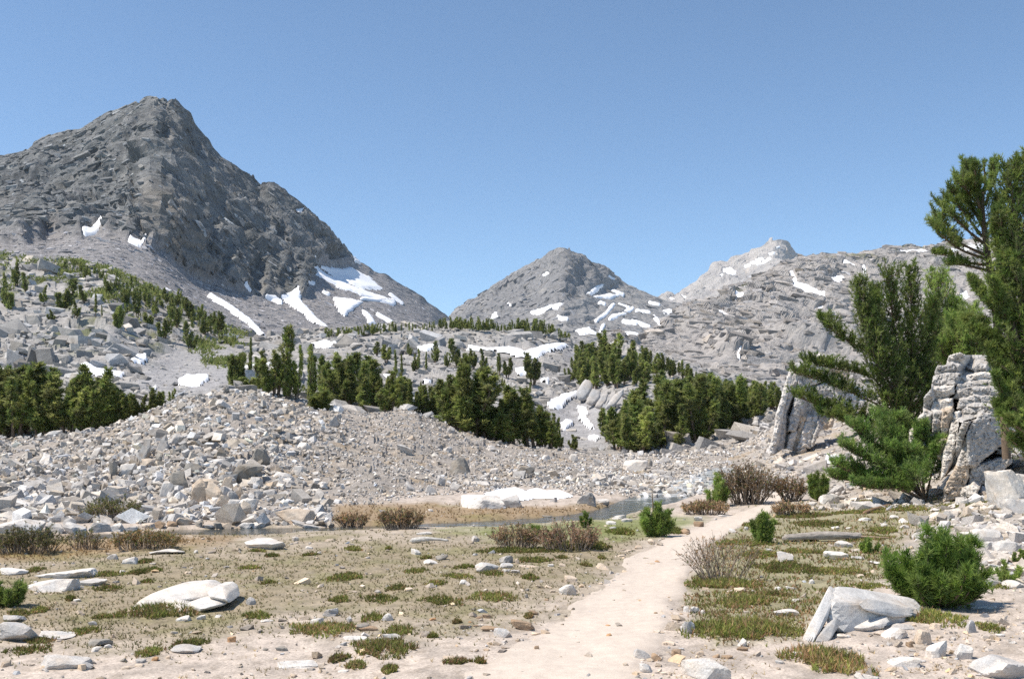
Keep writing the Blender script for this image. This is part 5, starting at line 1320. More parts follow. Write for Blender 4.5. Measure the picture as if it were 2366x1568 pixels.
# trees that stand apart
SOLO = [(z2(1510,905), 205, 180, 'round dense pine at the left end of the moraine crest', 'b'), (z2(1745,955), 440, 205, 'tallest broad pine on the moraine crest', None), (z2(1585,900), 300, 60, 'thin pine between the round one and the tallest on the crest', None),
 (z2(1895,985), 330, 90, 'slim pine just right of the tallest on the crest', None), (z2(1980,990), 360, 110, 'dark columnar pine second right of the tallest on the crest', None), (z2(2080,1000), 300, 150, 'broad pine at the right of the crest group', None), (z2(1620,930), 90, 200, 'low pine scrub at the foot of the crest pines', 'b'), (z2(2030,1040), 110, 230, 'low bright pine scrub at the right foot of the crest pines', 'b'),
 (z3(680,850), 140, 75, 'upper left pine on the bench below the cliffs', None), (z3(840,882), 185, 110, 'tall clump pine standing on the bench left of the snow field', None), (z3(760,885), 95, 40, 'small pine left of the clump pine on the bench', None), (z3(930,900), 130, 50, 'pine right of the clump pine on the bench', None), (z3(990,905), 145, 60, 'second pine right of the clump pine on the bench', None),
 (z3(1100,940), 140, 50, 'slim pine in mid-bench below the snow field', None), (z3(1150,950), 120, 60, 'broader pine just right of the slim mid-bench one', None), (z3(1310,1005), 195, 105, 'broad lone pine left of the snow gully', None), (z3(580,912), 150, 40, 'slim pine at the left of the bench', None), (z3(550,905), 110, 50, 'small pine left of the slim one on the bench', None),
 (z3(630,900), 120, 36, 'narrow pine between the left bench pines', None), (z3(430,990), 220, 60, 'tall slim pine rising behind the crest belt', None), (z3(470,985), 165, 50, 'shorter slim pine beside the tall one behind the crest belt', None), (z3(520,805), 80, 40, 'short pine high on the left of the bench', None), (z3(370,850), 110, 70, 'bushy pine on the left shoulder of the bench', None), (z3(320,800), 80, 70, 'upper bushy pine on the left shoulder of the bench', None),
 (z3(1065,990), 70, 26, 'little slim pine under the mid-bench pines', None), (z3(1120,1008), 60, 24, 'smallest pine under the mid-bench pines', None), (z3(1280,1060), 80, 36, 'small pine below the broad lone one', None), (z3(590,1045), 70, 30, 'small pine on pale rock in mid-bench', None),
 (z3(1480,1400), 130, 55, 'small slim pine at the mouth of the gully', None), (z3(1570,1410), 100, 70, 'loose young pine at the mouth of the gully', None), (z3(1440,1370), 200, 80, 'pine at the right end of the crest belt', None), (z3(920,1265), 380, 130, 'tall pine with a bare tan trunk in the crest belt', None),
 (z2(35,385), 215, 70, 'pine at the left edge of the upper hillside', None), (z2(110,260), 180, 80, 'pine high on the left hillside near the edge', None), (z2(280,385), 125, 60, 'pine left of the big clump on the left hillside', None), (z2(400,412), 205, 130, 'biggest pine clump on the left hillside', None), (z2(330,492), 84, 50, 'small pine on a ledge under the big clump', None),
 (z2(540,372), 105, 60, 'pine right of the big clump on the left hillside', None), (z2(610,482), 145, 50, 'slim pine in the middle of the left hillside', None), (z2(652,455), 76, 24, 'very thin pine beside the slim one on the left hillside', None), (z2(750,520), 135, 100, 'broad rounded pine in the middle of the left hillside', 'b'), (z2(800,392), 100, 90, 'low spreading pine above the rounded one', 'b'),
 (z2(950,512), 85, 60, 'low pine right of the rounded one', None), (z2(1040,600), 205, 100, 'tall bushy pine low on the left hillside', None), (z2(1215,662), 185, 90, 'lowest pine on the left hillside above the scree', None), (z2(1210,475), 140, 60, 'pine on the right edge of the left hillside', None), (z2(1290,502), 125, 60, 'second pine on the right edge of the left hillside', None), (z2(1400,552), 125, 95, 'last broad pine on the right edge of the left hillside', None), (z2(1350,530), 110, 50, 'pine before the last on the right edge of the left hillside', None),
 (z2(880,462), 160, 60, 'slim pine behind the rounded one on the left hillside', None), (z2(1060,365), 95, 50, 'pine on the upper edge of the left hillside', None), (z2(1130,400), 110, 50, 'second pine on the upper edge of the left hillside', None), (z2(60,405), 110, 90, 'dark bushy pine in the shade at the left edge', 'b'), (z2(300,720), 60, 40, 'small pine above the left stand', None), (z2(940,370), 110, 50, 'pine above the low one on the left hillside', None),
 (z2(1300,560), 90, 60, 'stubby pine below the right edge of the left hillside', None), (z2(480,470), 110, 70, 'pine on the ledge right of the small one on the left hillside', None), (z2(170,300), 120, 60, 'pine upper left between the edge and the big clump', None), (z2(700,330), 90, 70, 'low pine under the skyline of the left hillside', None), (z2(990,450), 120, 60, 'pine in the row behind the tall bushy one', None), (z2(1130,530), 120, 60, 'pine in the gap before the lowest one', None), (z2(860,340), 80, 60, 'stunted pine near the skyline of the left hillside', None), (z2(1700,940), 260, 130, 'pine filling the gap right behind the tallest on the crest', None), (z2(1830,975), 250, 110, 'olive pine between the tallest and the columnar one', None), (z2(2160,1020), 330, 130, 'broad olive pine right of the crest group', None), (z2(1480,880), 120, 120, 'low pine left of the round one on the crest', None)]
for (xy, h, w, lab, kd) in SOLO:
    if lab: wood_tree(xy[0], xy[1], h*K7, w*K7, lab, None, 64, 360, kinds=BUSH if kd == 'b' else None, name='pine_shrub' if kd == 'b' and 'scrub' in lab else 'pine_tree', cat='pine shrub' if kd == 'b' and 'scrub' in lab else 'pine tree')

# krummholz mats of the upper hillsides: too many and too low to count
A = Acc(); rg = np.random.default_rng(9); pts = []
for k in range(2600):
    px = rg.uniform(-20, 560); d = rg.uniform(170, 350)
    pts.append(((px-CX)/FP*d, d))
pts = np.array(pts); z = z_ground(pts[:, 0], pts[:, 1]); vx, vy = proj(pts[:, 0], pts[:, 1], z)
edge = np.interp(vx, [0, 200, 400, 520], [578, 605, 685, 770])
nm = fbm(pts[:, 0], pts[:, 1], 3, .11, 4)
m = ((nm > .14) & (vy < edge+95)) | ((vy < edge+20) & (vx > 140) & (nm > -.12))
pts, z = pts[m], z[m]
K = len(pts); P = np.repeat(np.c_[pts, z+.2], 14, 0) + rg.normal(0, 1, (K*14, 3))*np.array([[1.1, 1.0, .35]])
V, F, C = tuft_tris(P, unit(rg.normal(0, .5, (K*14, 3))+np.array([[0, 0, .8]])), .9, 4, .3, .5, GREENS[rg.integers(0, 5, K*14)]*1.25, rg)
tag(obj('krummholz_mats', mesh_np('krummholz_mats', V, F, C), M_far_needle), 'low green scrub matting the ledges of the left hillside', 'scrub', kind='stuff')

# ------------------------------------------------------------------ water, trail
def ribbon(centre, half, n_across, name):
    c = smooth_line(np.c_[np.asarray(centre), np.asarray(half)], 160); p = c[:, :2]; w = c[:, 2]
    t = unit(np.gradient(p, axis=0)); nrm = np.stack([-t[:, 1], t[:, 0]], -1)
    u = np.linspace(-1, 1, n_across)
    return p[:, None, :] + nrm[:, None, :]*(w[:, None]*u[None])[..., None], u

Wp, u = ribbon([(s[0], s[1]) for s in STREAM], [s[2]*1.6 for s in STREAM], 9, 'stream')
wz = WATER + .05*sstep(30, 60, Wp[..., 1])
me = mesh_np('stream', np.dstack([Wp, wz]).reshape(-1, 3), grid_faces(*Wp.shape[:2]), None, True)
M_water, N, L, B = mat_new('stream_water')
geo = n_(N, 'ShaderNodeNewGeometry'); sep = n_(N, 'ShaderNodeSeparateXYZ'); L.new(geo.outputs['Position'], sep.inputs[0])
w1 = n_(N, 'ShaderNodeTexNoise'); w1.inputs['Scale'].default_value = 3.0; w1.inputs['Detail'].default_value = 5; L.new(geo.outputs['Position'], w1.inputs['Vector'])
w2 = n_(N, 'ShaderNodeTexNoise'); w2.inputs['Scale'].default_value = 1.6; w2.inputs['Detail'].default_value = 7; w2.inputs['Roughness'].default_value = .7; L.new(geo.outputs['Position'], w2.inputs['Vector'])
fast = n_(N, 'ShaderNodeMapRange'); fast.inputs[1].default_value = 26; fast.inputs[2].default_value = 36; fast.inputs[3].default_value = -.12; fast.inputs[4].default_value = .13
L.new(sep.outputs['Y'], fast.inputs[0])
ad = n_(N, 'ShaderNodeMath', operation='ADD'); L.new(w2.outputs['Fac'], ad.inputs[0]); L.new(fast.outputs[0], ad.inputs[1])
fo = n_(N, 'ShaderNodeMapRange'); fo.inputs[1].default_value = .54; fo.inputs[2].default_value = .66; L.new(ad.outputs[0], fo.inputs[0])
mc = n_(N, 'ShaderNodeMix', data_type='RGBA'); mc.inputs['A'].default_value = (.07, .07, .06, 1); mc.inputs['B'].default_value = (.75, .78, .8, 1)
L.new(fo.outputs[0], mc.inputs['Factor']); L.new(mc.outputs['Result'], B.inputs['Base Color'])
B.inputs['Roughness'].default_value = .12; B.inputs['IOR'].default_value = 1.33
bp = n_(N, 'ShaderNodeBump'); bp.inputs['Strength'].default_value = .5; bp.inputs['Distance'].default_value = .05; L.new(w1.outputs['Fac'], bp.inputs['Height']); L.new(bp.outputs['Normal'], B.inputs['Normal'])
tag(obj('stream', me, M_water), kind='structure')

TR = [(1262,1640,250),(1282,1600,225),(1305,1560,198),(1345,1510,168),(1392,1462,138),(1445,1400,112),(1494,1343,84),(1526,1288,68),(1600,1246,50),(1682,1207,42),(1752,1180,30),(1786,1160,18),(1808,1130,14),(1822,1104,12),(1834,1084,10)]
tc = [hit(x, y, 5.0, 80, False) for x, y, w in TR]
Tp, u = ribbon([(c[0], c[1]) for c in tc], [w*c[1]/FP*1.4 for c, (x, y, w) in zip(tc, TR)], 41, 'trail')
tx, ty = Tp[..., 0], Tp[..., 1]
rag = .25*fbm(tx, ty, 2, 1.4, 3)
tz = z_ground(tx, ty) + .022 - .075*sstep(.62, 1.0, np.abs(u)[None]+rag) - .012*np.cos(u*math.pi/2)[None] + .013*fbm(tx, ty, 3, 4, 4)
n1 = fbm(tx, ty, 0, 1.2, 4); n2 = fbm(tx, ty, 5, 7, 2)
tcx = np.array([.56, .485, .415])*np.exp(.10*n1+.07*n2)[..., None]
tcx = col_lerp(tcx, np.array([.44, .38, .325]), sstep(.45, .85, np.abs(u)[None]+.9*rag+.25*n2)*.85)
M_trail = mat_mineral('trail_sand', scale=7.0, bump=.55, dist=.012, contrast=.12, speck=.16, rough=.95)
tag(obj('trail', mesh_np('trail', np.dstack([Tp, tz]).reshape(-1, 3), grid_faces(*Tp.shape[:2]), tcx.reshape(-1, 3), True), M_trail), kind='structure')
def trail_t(X, Y):
    d, p = seg_dist(X, Y, tc); i = np.clip(p.astype(int), 0, len(TR)-2); f = p-i
    W = np.array([w*c[1]/FP for c, (x, y, w) in zip(tc, TR)])
    return d/(W[i]*(1-f)+W[i+1]*f)

# ------------------------------------------------------------------ big pines on the right
def vstem(pts, d, r0, r1, rg, dj=.35):
    q = []
    for k, p in enumerate(pts):
        dd = d + (p[2] if len(p) > 2 else (rg.normal(0, dj) if k else 0)); P = unproj(p[0], p[1], dd)
        q.append((P[0], P[1], P[2], r0+(r1-r0)*k/(len(pts)-1)))
    return q
def hero(name, label, cat, stems, d, rg, foot, mat=None, **kw):
    o0 = np.array(foot)
    S = [[(a[0]-o0[0], a[1]-o0[1], a[2]-o0[2], a[3]) for a in st] for st in stems]
    tr, cr = pine(S, rg, **kw)
    t = thing(name, label, cat, tuple(o0))
    obj('trunk', tr, M_bark, t); obj('crown', cr, mat or M_needle, t)
    return t
GH = GREENS*np.array([[.86, .98, .82]])
rg = np.random.default_rng(21)
f1 = hit(2085, 1118, 15, 60); d = f1[1]
st = [vstem([(2088,1130),(2082,960),(2070,800),(2052,632)], d, .13, .012, rg), vstem([(2086,1050),(2105,880),(2108,760),(2102,622)], d+.3, .09, .01, rg), vstem([(2084,1000),(2040,880),(2000,760),(1982,652)], d-.2, .08, .01, rg),
      vstem([(2088,980),(2130,860),(2150,760),(2160,690)], d+.4, .07, .01, rg), vstem([(2080,900),(2030,800),(2018,720),(2022,668)], d+.2, .05, .01, rg), vstem([(2084,1080),(2130,1000),(2150,930),(2148,850)], d+.3, .06, .01, rg)]
hero('pine_tree', 'large many-topped pine in front of the outcrop and cliff on the right', 'pine tree', st, d, rg, f1, per_m=34, length=lambda t: .155*(1.15-.75*t), up=.4, tuft_L=.15, needles=7, wid=.0205, spread=.55, t0=.1, tufts=5, sub=2, gap=.7, greens=GH, twig_r=.02)
# its long drooping lower boughs are part of the same tree: a second crown part
st = [vstem([(2080,1000),(1990,960),(1900,940),(1838,915)], d-.4, .035, .006, rg), vstem([(2078,960),(1980,910),(1900,880),(1836,862)], d-.5, .035, .006, rg), vstem([(2076,900),(1990,860),(1920,850),(1862,838)], d-.3, .03, .006, rg), vstem([(2080,1010),(1990,985),(1930,965),(1895,955)], d-.6, .03, .006, rg), vstem([(2072,850),(1980,800),(1930,770),(1900,735)], d-.2, .03, .006, rg)]
S = [[(a[0]-f1[0], a[1]-f1[1], a[2]-f1[2], a[3]) for a in s_] for s_ in st]
tr, cr = pine(S, rg, per_m=24, length=lambda t: .115, up=.2, tuft_L=.15, needles=7, wid=.0215, spread=.55, t0=.2, tufts=4, sub=2, greens=GH, twig_r=.012)
big = [o for o in COL.objects if o.get('label', '').startswith('large many-topped')][0]
bo = obj('bough', tr, M_bark, big); obj('lower_crown', cr, M_needle, bo)

f2 = hit(2320, 1045, 14, 60); d = 22.0; f2 = (unproj(2325, 1060, d)[0], d, float(z_ground(np.array([unproj(2325, 1060, d)[0]]), np.array([d]))[0]))
zt = lambda x, y: (x*.26567+1987.5, y*.26567+359.6)
tk = [(2325,1060),(2310,800),(2290,640),(2276,556),(2268,490),(2271,445)]
st = [vstem(tk, d, .10, .04, rg, .1), vstem([(2271,445),zt(1090,250),zt(1075,60)], d, .05, .012, rg, .2)]
limb = [[(1100,900),(860,820),(700,690),(620,590)], [(1090,860),(850,760),(720,640),(690,540)], [(1070,760),(930,650),(800,520),(690,430)], [(1060,700),(950,560),(850,430),(745,370)], [(1065,560),(960,450),(870,370),(785,310)], [(1060,480),(960,350),(900,260),(850,205)], [(1060,430),(990,280),(950,160),(930,90)], [(1070,400),(1030,250),(1000,150),(985,90)],
        [(1090,430),(1140,280),(1160,180),(1160,75)], [(1100,600),(1180,500),(1230,430),(1215,385)], [(1110,950),(900,930),(740,860),(640,860)], [(1080,640),(1000,500),(930,420),(890,350)], [(1110,1000),(960,960),(820,940),(760,960)], [(1060,520),(1020,380),(1010,300),(1000,220)]]
st2 = [vstem([zt(*p) for p in L_], d, .035, .006, rg, .5) for L_ in limb]
t = thing('pine_tree', 'tall open-branched pine with limbs spreading left against the sky', 'pine tree', f2)
def sub_o(stems): return [[(a[0]-f2[0], a[1]-f2[1], a[2]-f2[2], a[3]) for a in s_] for s_ in stems]
tr, cr = pine(sub_o(st), rg, per_m=10, length=lambda t: .07, up=.4, tuft_L=.12, needles=10, wid=.013, spread=.6, t0=.35, tufts=4, sub=1, greens=GH, twig_r=.015)
obj('trunk', tr, M_bark, t); obj('crown', cr, M_needle, t)
tr, cr = pine(sub_o(st2), rg, per_m=30, length=lambda t: .10*(.4+.7*t), up=.5, tuft_L=.10, needles=10, wid=.013, spread=.65, t0=.3, tufts=3, sub=1, gap=.6, greens=GH, twig_r=.012)
bo = obj('bough', tr, M_bark, t); obj('outer_crown', cr, M_needle, bo)

d = 20.5; f3p = unproj(2390, 1090, d); f3 = (f3p[0], d, float(z_ground(np.array([f3p[0]]), np.array([d]))[0]))
st = [vstem([(2390,1110),(2380,850),(2352,560),(2330,388)], d, .15, .012, rg, .3), vstem([(2388,980),(2395,700),(2380,500),(2368,376)], d, .1, .012, rg, .3), vstem([(2384,900),(2340,760),(2318,620),(2312,500)], d-.1, .08, .01, rg, .3), vstem([(2390,800),(2420,640),(2430,480)], d, .08, .01, rg), vstem([(2386,1000),(2340,900),(2290,820),(2268,740)], d-.1, .06, .01, rg, .3), vstem([(2388,1050),(2350,960),(2325,900),(2312,830)], d-.3, .06, .01, rg, .3), vstem([(2388,850),(2320,720),(2290,650)], d+.2, .06, .01, rg), vstem([(2388,1010),(2350,985),(2318,962),(2302,930)], d-.5, .04, .008, rg, .2), vstem([(2388,950),(2345,930),(2312,902),(2298,866)], d-.4, .04, .008, rg, .2), vstem([(2388,900),(2340,862),(2305,838),(2288,798)], d-.4, .04, .008, rg, .2), vstem([(2388,1050),(2358,1034),(2332,1012)], d-.5, .04, .008, rg, .2), vstem([(2380,800),(2315,730),(2268,690),(2244,645)], d+.1, .05, .008, rg, .3), vstem([(2384,900),(2305,805),(2255,765),(2228,735)], d+.2, .05, .008, rg, .3), vstem([(2384,720),(2340,620),(2310,560),(2300,520)], d, .05, .008, rg, .3)]
hero('pine_tree', 'dense dark pine cut by the right edge of the photo', 'pine tree', st, d, rg, f3, per_m=32, length=lambda t: .14*(1.15-.8*t), up=.35, tuft_L=.12, needles=7, wid=.019, spread=.6, t0=.05, tufts=6, sub=2, greens=GH, twig_r=.018)
rg = np.random.default_rng(33)
d = 36; fp = unproj(2180, 900, d); f4 = (fp[0], d, float(z_ground(np.array([fp[0]]), np.array([d]))[0]))
hero('pine_tree', 'loose thin-crowned pine between the two big right pines', 'pine tree', [vstem([(2180,960),(2176,820),(2172,720),(2166,640)], d, .08, .01, rg), vstem([(2185,900),(2200,780),(2206,700)], d, .06, .01, rg)], d, rg, f4, per_m=34, length=lambda t: .24*(1.1-.7*t), up=.35, tuft_L=.16, needles=9, wid=.02, spread=.6, t0=.15, tufts=4, sub=2, greens=GH*1.15, twig_r=.02)
d = 34; fp = unproj(2235, 900, d); f4 = (fp[0], d, float(z_ground(np.array([fp[0]]), np.array([d]))[0]))
hero('pine_shrub', 'bushy pine scrub on top of the right cliff', 'pine shrub', [vstem([(2235,880),(2215,800),(2205,742)], d, .05, .01, rg), vstem([(2240,880),(2250,800),(2240,720)], d, .05, .01, rg), vstem([(2235,880),(2190,830),(2172,800)], d, .04, .01, rg)], d, rg, f4, per_m=40, length=lambda t: .34*(1.1-.6*t), up=.4, tuft_L=.16, needles=9, wid=.02, spread=.6, t0=.1, tufts=5, sub=2, greens=GH*1.2, twig_r=.02)

# low pine thicket
f5 = hit(2135, 1152, 14, 60); d = f5[1]
st = [vstem([(2140,1155),(2060,1120),(1985,1100),(1930,1075)], d-.5, .04, .006, rg), vstem([(2140,1155),(2060,1090),(2000,1060),(1945,1030)], d-.3, .04, .006, rg), vstem([(2135,1150),(2060,1070),(2010,1020),(1970,985)], d, .04, .006, rg), vstem([(2130,1150),(2080,1060),(2050,1000),(2030,960)], d+.2, .04, .006, rg), vstem([(2130,1150),(2100,1050),(2085,990),(2075,965)], d+.2, .04, .006, rg),
      vstem([(2135,1150),(2130,1060),(2128,1010),(2130,985)], d, .04, .006, rg), vstem([(2140,1152),(2155,1080),(2160,1040),(2168,1020)], d-.2, .03, .006, rg), vstem([(2140,1155),(2080,1125),(2020,1130),(1975,1120)], d-.7, .03, .006, rg), vstem([(2135,1150),(2090,1090),(2070,1050),(2060,1030)], d-.6, .04, .006, rg), vstem([(2138,1152),(2120,1100),(2110,1070),(2105,1040)], d-.7, .03, .006, rg), vstem([(2140,1155),(2030,1110),(1960,1110),(1925,1105)], d-.2, .03, .006, rg)]
hero('pine_shrub', 'spreading low pine thicket with bare lower twigs under the large pine', 'pine shrub', st, d, rg, f5, per_m=44, length=lambda t: .18*(1.0-.4*t), up=.35, tuft_L=.12, needles=7, wid=.0165, spread=.55, t0=.22, tufts=4, sub=2, greens=GH*np.array([[.9, 1.0, 1.0]]), twig_r=.014)

# ------------------------------------------------------------------ young pines and pine bushes
def young_pine(label, vx, vy, w, h, seed, n=12, leader=None, name='young_pine', dense=1.0, gr=None):
    rg = np.random.default_rng(seed); f = hit(vx, vy, 6, 80); s = f[1]/FP; W, H = w*s*.5, h*s
    st = []
    for k in range(n):
        a = rg.uniform(0, 6.3); r = W*math.sqrt(rg.random())*.98; hh = H*(1-.5*(r/W)**2)*rg.uniform(.5, 1.08)
        x, y = r*math.cos(a), r*math.sin(a)
        st.append([(x*.25, y*.25, 0, .02), (x*.72, y*.72, hh*.3, .012), (x, y, hh*.93, .004)])
    L_ = min(.11, .16*H)
    tr, cr = pine(st, rg, per_m=30*dense/max(H, .5), length=lambda t: .17*(1-.5*t), up=.45, tuft_L=L_, needles=9, wid=.011 if f[1] < 14 else .015, spread=.5, t0=.08, tufts=4, sub=2, greens=GH*1.2 if gr is None else gr, twig_r=.008, sides=4)
    t = thing(name, label, 'young pine' if name == 'young_pine' else 'pine shrub', f)
    if leader:
        A = Acc(); lp = np.array([(0, 0, 0), (leader[0]*s*.5, 0, leader[1]*s*.6), (leader[0]*s, 0, leader[1]*s)]); tube(A, lp, [.02, .015, .005], 5, (.2, .15, .1))
        for k in range(7): q = lp[1]+(lp[2]-lp[1])*(k/6); tube(A, [q, q+np.array([rg.normal(0, .08), rg.normal(0, .08), .05])], [.006, .002], 3, (.2, .15, .1))
        obj('dead_leader', A.mesh('dead_leader'), M_bark, t)
    obj('trunk', tr, M_bark, t); obj('crown', cr, M_needle, t)
    return t
young_pine('dense rounded green pine bush behind the hollowed boulder', 2162, 1398, 236, 196, 50, 46, name='pine_shrub', dense=.95, gr=GH*np.array([[.78, .88, .72]]))
young_pine('small pine bush at the left edge of the meadow', 22, 1402, 85, 78, 51, 12, name='pine_shrub')
young_pine('young pine with a thin dead leader on the left edge of the trail', 1512, 1240, 92, 72, 52, 14, leader=(-6, 112))
young_pine('conical young pine in front of the brown willow by the rapids', 1652, 1168, 66, 80, 53, 12)
young_pine('low young pine at the left end of the log', 1764, 1255, 62, 72, 54, 10)
young_pine('young pine left of the low pine thicket', 1888, 1156, 60, 80, 55, 12)
young_pine('little pine between the stream and the double willow bush', 1352, 1218, 46, 34, 56, 7)
young_pine('pine seedling at the right end of the log', 2008, 1278, 44, 44, 57, 6)
young_pine('sparse pine seedling at the right edge beyond the pine bush', 2330, 1345, 70, 60, 58, 5)
young_pine('pine seedling in front of the right-edge boulders', 2352, 1300, 40, 36, 59, 5)
young_pine('slim olive seedling rising from the double willow bush', 1232, 1250, 22, 62, 60, 4)

# ------------------------------------------------------------------ willows
def willow(label, vx, vy, w, h, seed, n=70, twig=(.34, .27, .205), leaf=(.30, .20, .10), leafn=3, green=.2, name='willow_bush', depth=.7):
    rg = np.random.default_rng(seed); w *= 1.18; n = int(n*1.35); f = hit(vx, vy, 6, 90); s = f[1]/FP; W, H = w*s*.5, h*s; px = f[1]/1000
    A = Acc(); P = []; Dv = []
    for k in range(n):
        bx, by_ = rg.uniform(-.55, .55)*W, rg.uniform(-.5, .5)*W*depth
        a = rg.normal(0, .45); b = rg.normal(0, .35)
        L_ = H*rg.uniform(.65, 1.08)*(1-.35*abs(bx/W))
        d0 = unit(np.array([bx/W*.9+a*.6, b*.6, 1.0])); p1 = np.array([bx, by_, 0]); p2 = p1+d0*L_*.5; p3 = p2+unit(d0+rg.normal(0, .25, 3))*L_*.5
        c = np.array(twig)*math.exp(rg.normal(0, .25))
        r = max(.0035, px*.33)
        tube(A, [p1, p2, p3], [r*1.3, r, r*.5], 3, c)
        for _ in range(4):
            t = rg.uniform(.35, .95); q = p1+(p2-p1)*(t*2) if t < .5 else p2+(p3-p2)*(t*2-1)
            e = q+unit(d0+rg.normal(0, .55, 3))*L_*rg.uniform(.15, .35)
            tube(A, [q, (q+e)/2+rg.normal(0, .01, 3), e], [r*.7, r*.55, r*.4], 3, c)
            for _ in range(leafn):
                P.append(q+(e-q)*rg.uniform(.2, 1.05)); Dv.append(unit(e-q+rg.normal(0, .3, 3)))
        P.append(p3); Dv.append(d0)
    K = len(P); col = np.where(rg.random((K, 1)) < green, np.array([[.15, .17, .055]]), np.array([leaf]))*np.exp(rg.normal(0, .25, (K, 1)))
    V, F, C = tuft_tris(np.array(P), np.array(Dv), max(.03, px*2.6), 4, max(.010, px*.75), .7, col, rg)
    t = thing(name, label, 'willow bush', f)
    tw = obj('twigs', A.mesh('twigs'), M_leaf, t); obj('leaves', mesh_np('leaves', V, F, C), M_leaf, tw)
    return t
BR = (.36, .24, .14); OLV = (.24, .205, .085)
willow('twiggy orange-brown willow on the right edge of the trail', 1668, 1343, 140, 110, 70, 46, leafn=1, leaf=(.42, .24, .10))
willow('left lobe of the double willow bush in mid-meadow', 1195, 1268, 130, 58, 71, 60, leaf=BR)
willow('right lobe of the double willow bush in mid-meadow', 1312, 1272, 150, 66, 72, 80, leaf=(.38, .235, .155))
willow('brown willow on the far stream bank at centre left', 928, 1222, 116, 46, 73, 70, leaf=BR)
willow('low brown willow at the right end of the pond', 812, 1221, 76, 36, 74, 45, leaf=BR)
willow('olive willow standing alone at the moraine foot', 259, 1204, 126, 54, 75, 80, leaf=OLV, green=.5)
willow('dark olive willow at the left edge by the pond', 66, 1277, 175, 58, 76, 100, leaf=OLV, green=.5)
willow('thin dark willow between the two olive ones by the pond', 200, 1269, 76, 48, 77, 36, leaf=OLV, leafn=1, green=.4)
willow('olive willow in front of the pond', 342, 1268, 176, 44, 78, 100, leaf=(.30, .20, .09), green=.35)
willow('big brown willow thicket left of the trail\'s far end', 1728, 1164, 100, 92, 79, 100, leaf=(.34, .235, .14))
willow('low brown willow between the young pines by the rapids', 1628, 1188, 124, 32, 80, 70, leaf=BR)
willow('small brown willow right of the trail\'s far end', 1828, 1158, 62, 60, 81, 46, leaf=BR)
willow('brown willow tuft on the right of the trail above the log', 1828, 1192, 90, 34, 82, 46, leaf=BR)

# ------------------------------------------------------------------ heather mats
HG = np.array([[.22, .24, .058], [.17, .20, .048], [.28, .275, .08], [.31, .24, .11], [.39, .245, .13]])
NM = [0]
def mat_patch(fn, K, x, y, w, h, brown=.25, label=None, tall=1.0):
    vx, vy = fn(x, y); w *= K; h *= K; NM[0] += 1
    rg = np.random.default_rng(500+NM[0]); f = hit(vx, vy, 6, 60); s = f[1]/FP; al = EYE/f[1]
    W = w*s*.5; Dp = min(max(h*.8*s/al*.5, W*.3), W*1.2); sh = min(max(.34*h*s, .045), .13)*tall
    n = int(np.clip(W*Dp*3.1416*1300, 200, 900))
    a = rg.uniform(0, 6.3, n); r = np.sqrt(rg.random(n))
    lob = 1+.28*np.sin(a*2+NM[0])+.2*np.sin(a*5+NM[0]*2)
    X = r*lob*W*.9*np.cos(a); Y = Dp + r*lob*Dp*.9*np.sin(a)
    gx, gy = f[0]+X, f[1]+Y
    keep = fbm(gx, gy, 7, 3.0, 2) > -.7
    X, Y, gx, gy, r = X[keep], Y[keep], gx[keep], gy[keep], r[keep]
    gz = z_ground(gx, gy) - f[2]
    K_ = len(X); P = np.stack([X, Y, gz-.005], -1)
    g = np.where(rg.random(K_) < brown, rg.integers(3, 5, K_), rg.integers(0, 3, K_))
    wd = max(.012, f[1]*.0011)
    V, F, C = tuft_tris(P, unit(rg.normal(0, .18, (K_, 3))+np.array([[0, 0, 1]])), sh*rg.uniform(.6, 1.25, K_)*(1.15-.5*r), 5, wd, .42, HG[g], rg, .75)
    o = obj('heather_mat', mesh_np('heather_mat', V, F, C), M_leaf, None, f)
    tag(o, label, 'heather')
    MATS.append((o, vx, vy, w)); return o
MATS = []
for r in [(910,1205,440,140,.35), (630,1190,110,50), (1610,1190,200,80), (2000,1300,500,110,.4), (910,1432,200,70), (1170,1385,230,80), (470,1300,220,60), (110,1425,280,90,.3), (80,1172,160,60), (430,1072,70,40), (220,1150,120,40,.3), (190,892,120,40), (650,922,220,40), (860,908,120,50), (960,882,110,50), (920,957,90,35), (900,832,120,45), (1700,962,110,50),
          (2170,946,250,40), (2240,936,90,55), (2150,1086,120,35), (640,1008,220,45,.3), (2255,750,120,30), (1720,790,100,30), (1970,782,100,22), (1580,872,120,22), (1630,760,100,20), (200,1350,220,70,.5)]:
    mat_patch(z7, K7, *r)
for r in [(300,1455,460,130,.35), (400,1320,220,110,.3), (250,1240,160,90,.3), (70,1290,170,80,.25), (960,1132,270,80), (660,1150,260,75), (290,1135,260,55), (60,1122,110,35), (500,956,160,40), (90,992,180,55), (800,932,130,45), (760,992,180,50), (960,972,150,50), (1180,995,120,60), (620,1025,150,60), (400,1057,150,50), (1215,898,210,60), (1370,872,60,30), (1512,916,70,35,.5), (1600,872,50,35),
          (130,817,110,30,.3), (350,817,40,30), (570,872,60,30), (610,1328,50,60), (890,1485,60,60,.5), (150,1515,150,70,.4), (350,1540,120,80,.4), (50,1480,130,60,.6), (750,1485,150,40,.6), (1120,836,430,56,.15), (1480,824,340,70,.15), (1720,732,170,70,.15), (2020,722,170,80,.1), (1170,1220,60,40,.6), (750,1250,50,30,.7)]:
    mat_patch(z6, K6, *r)
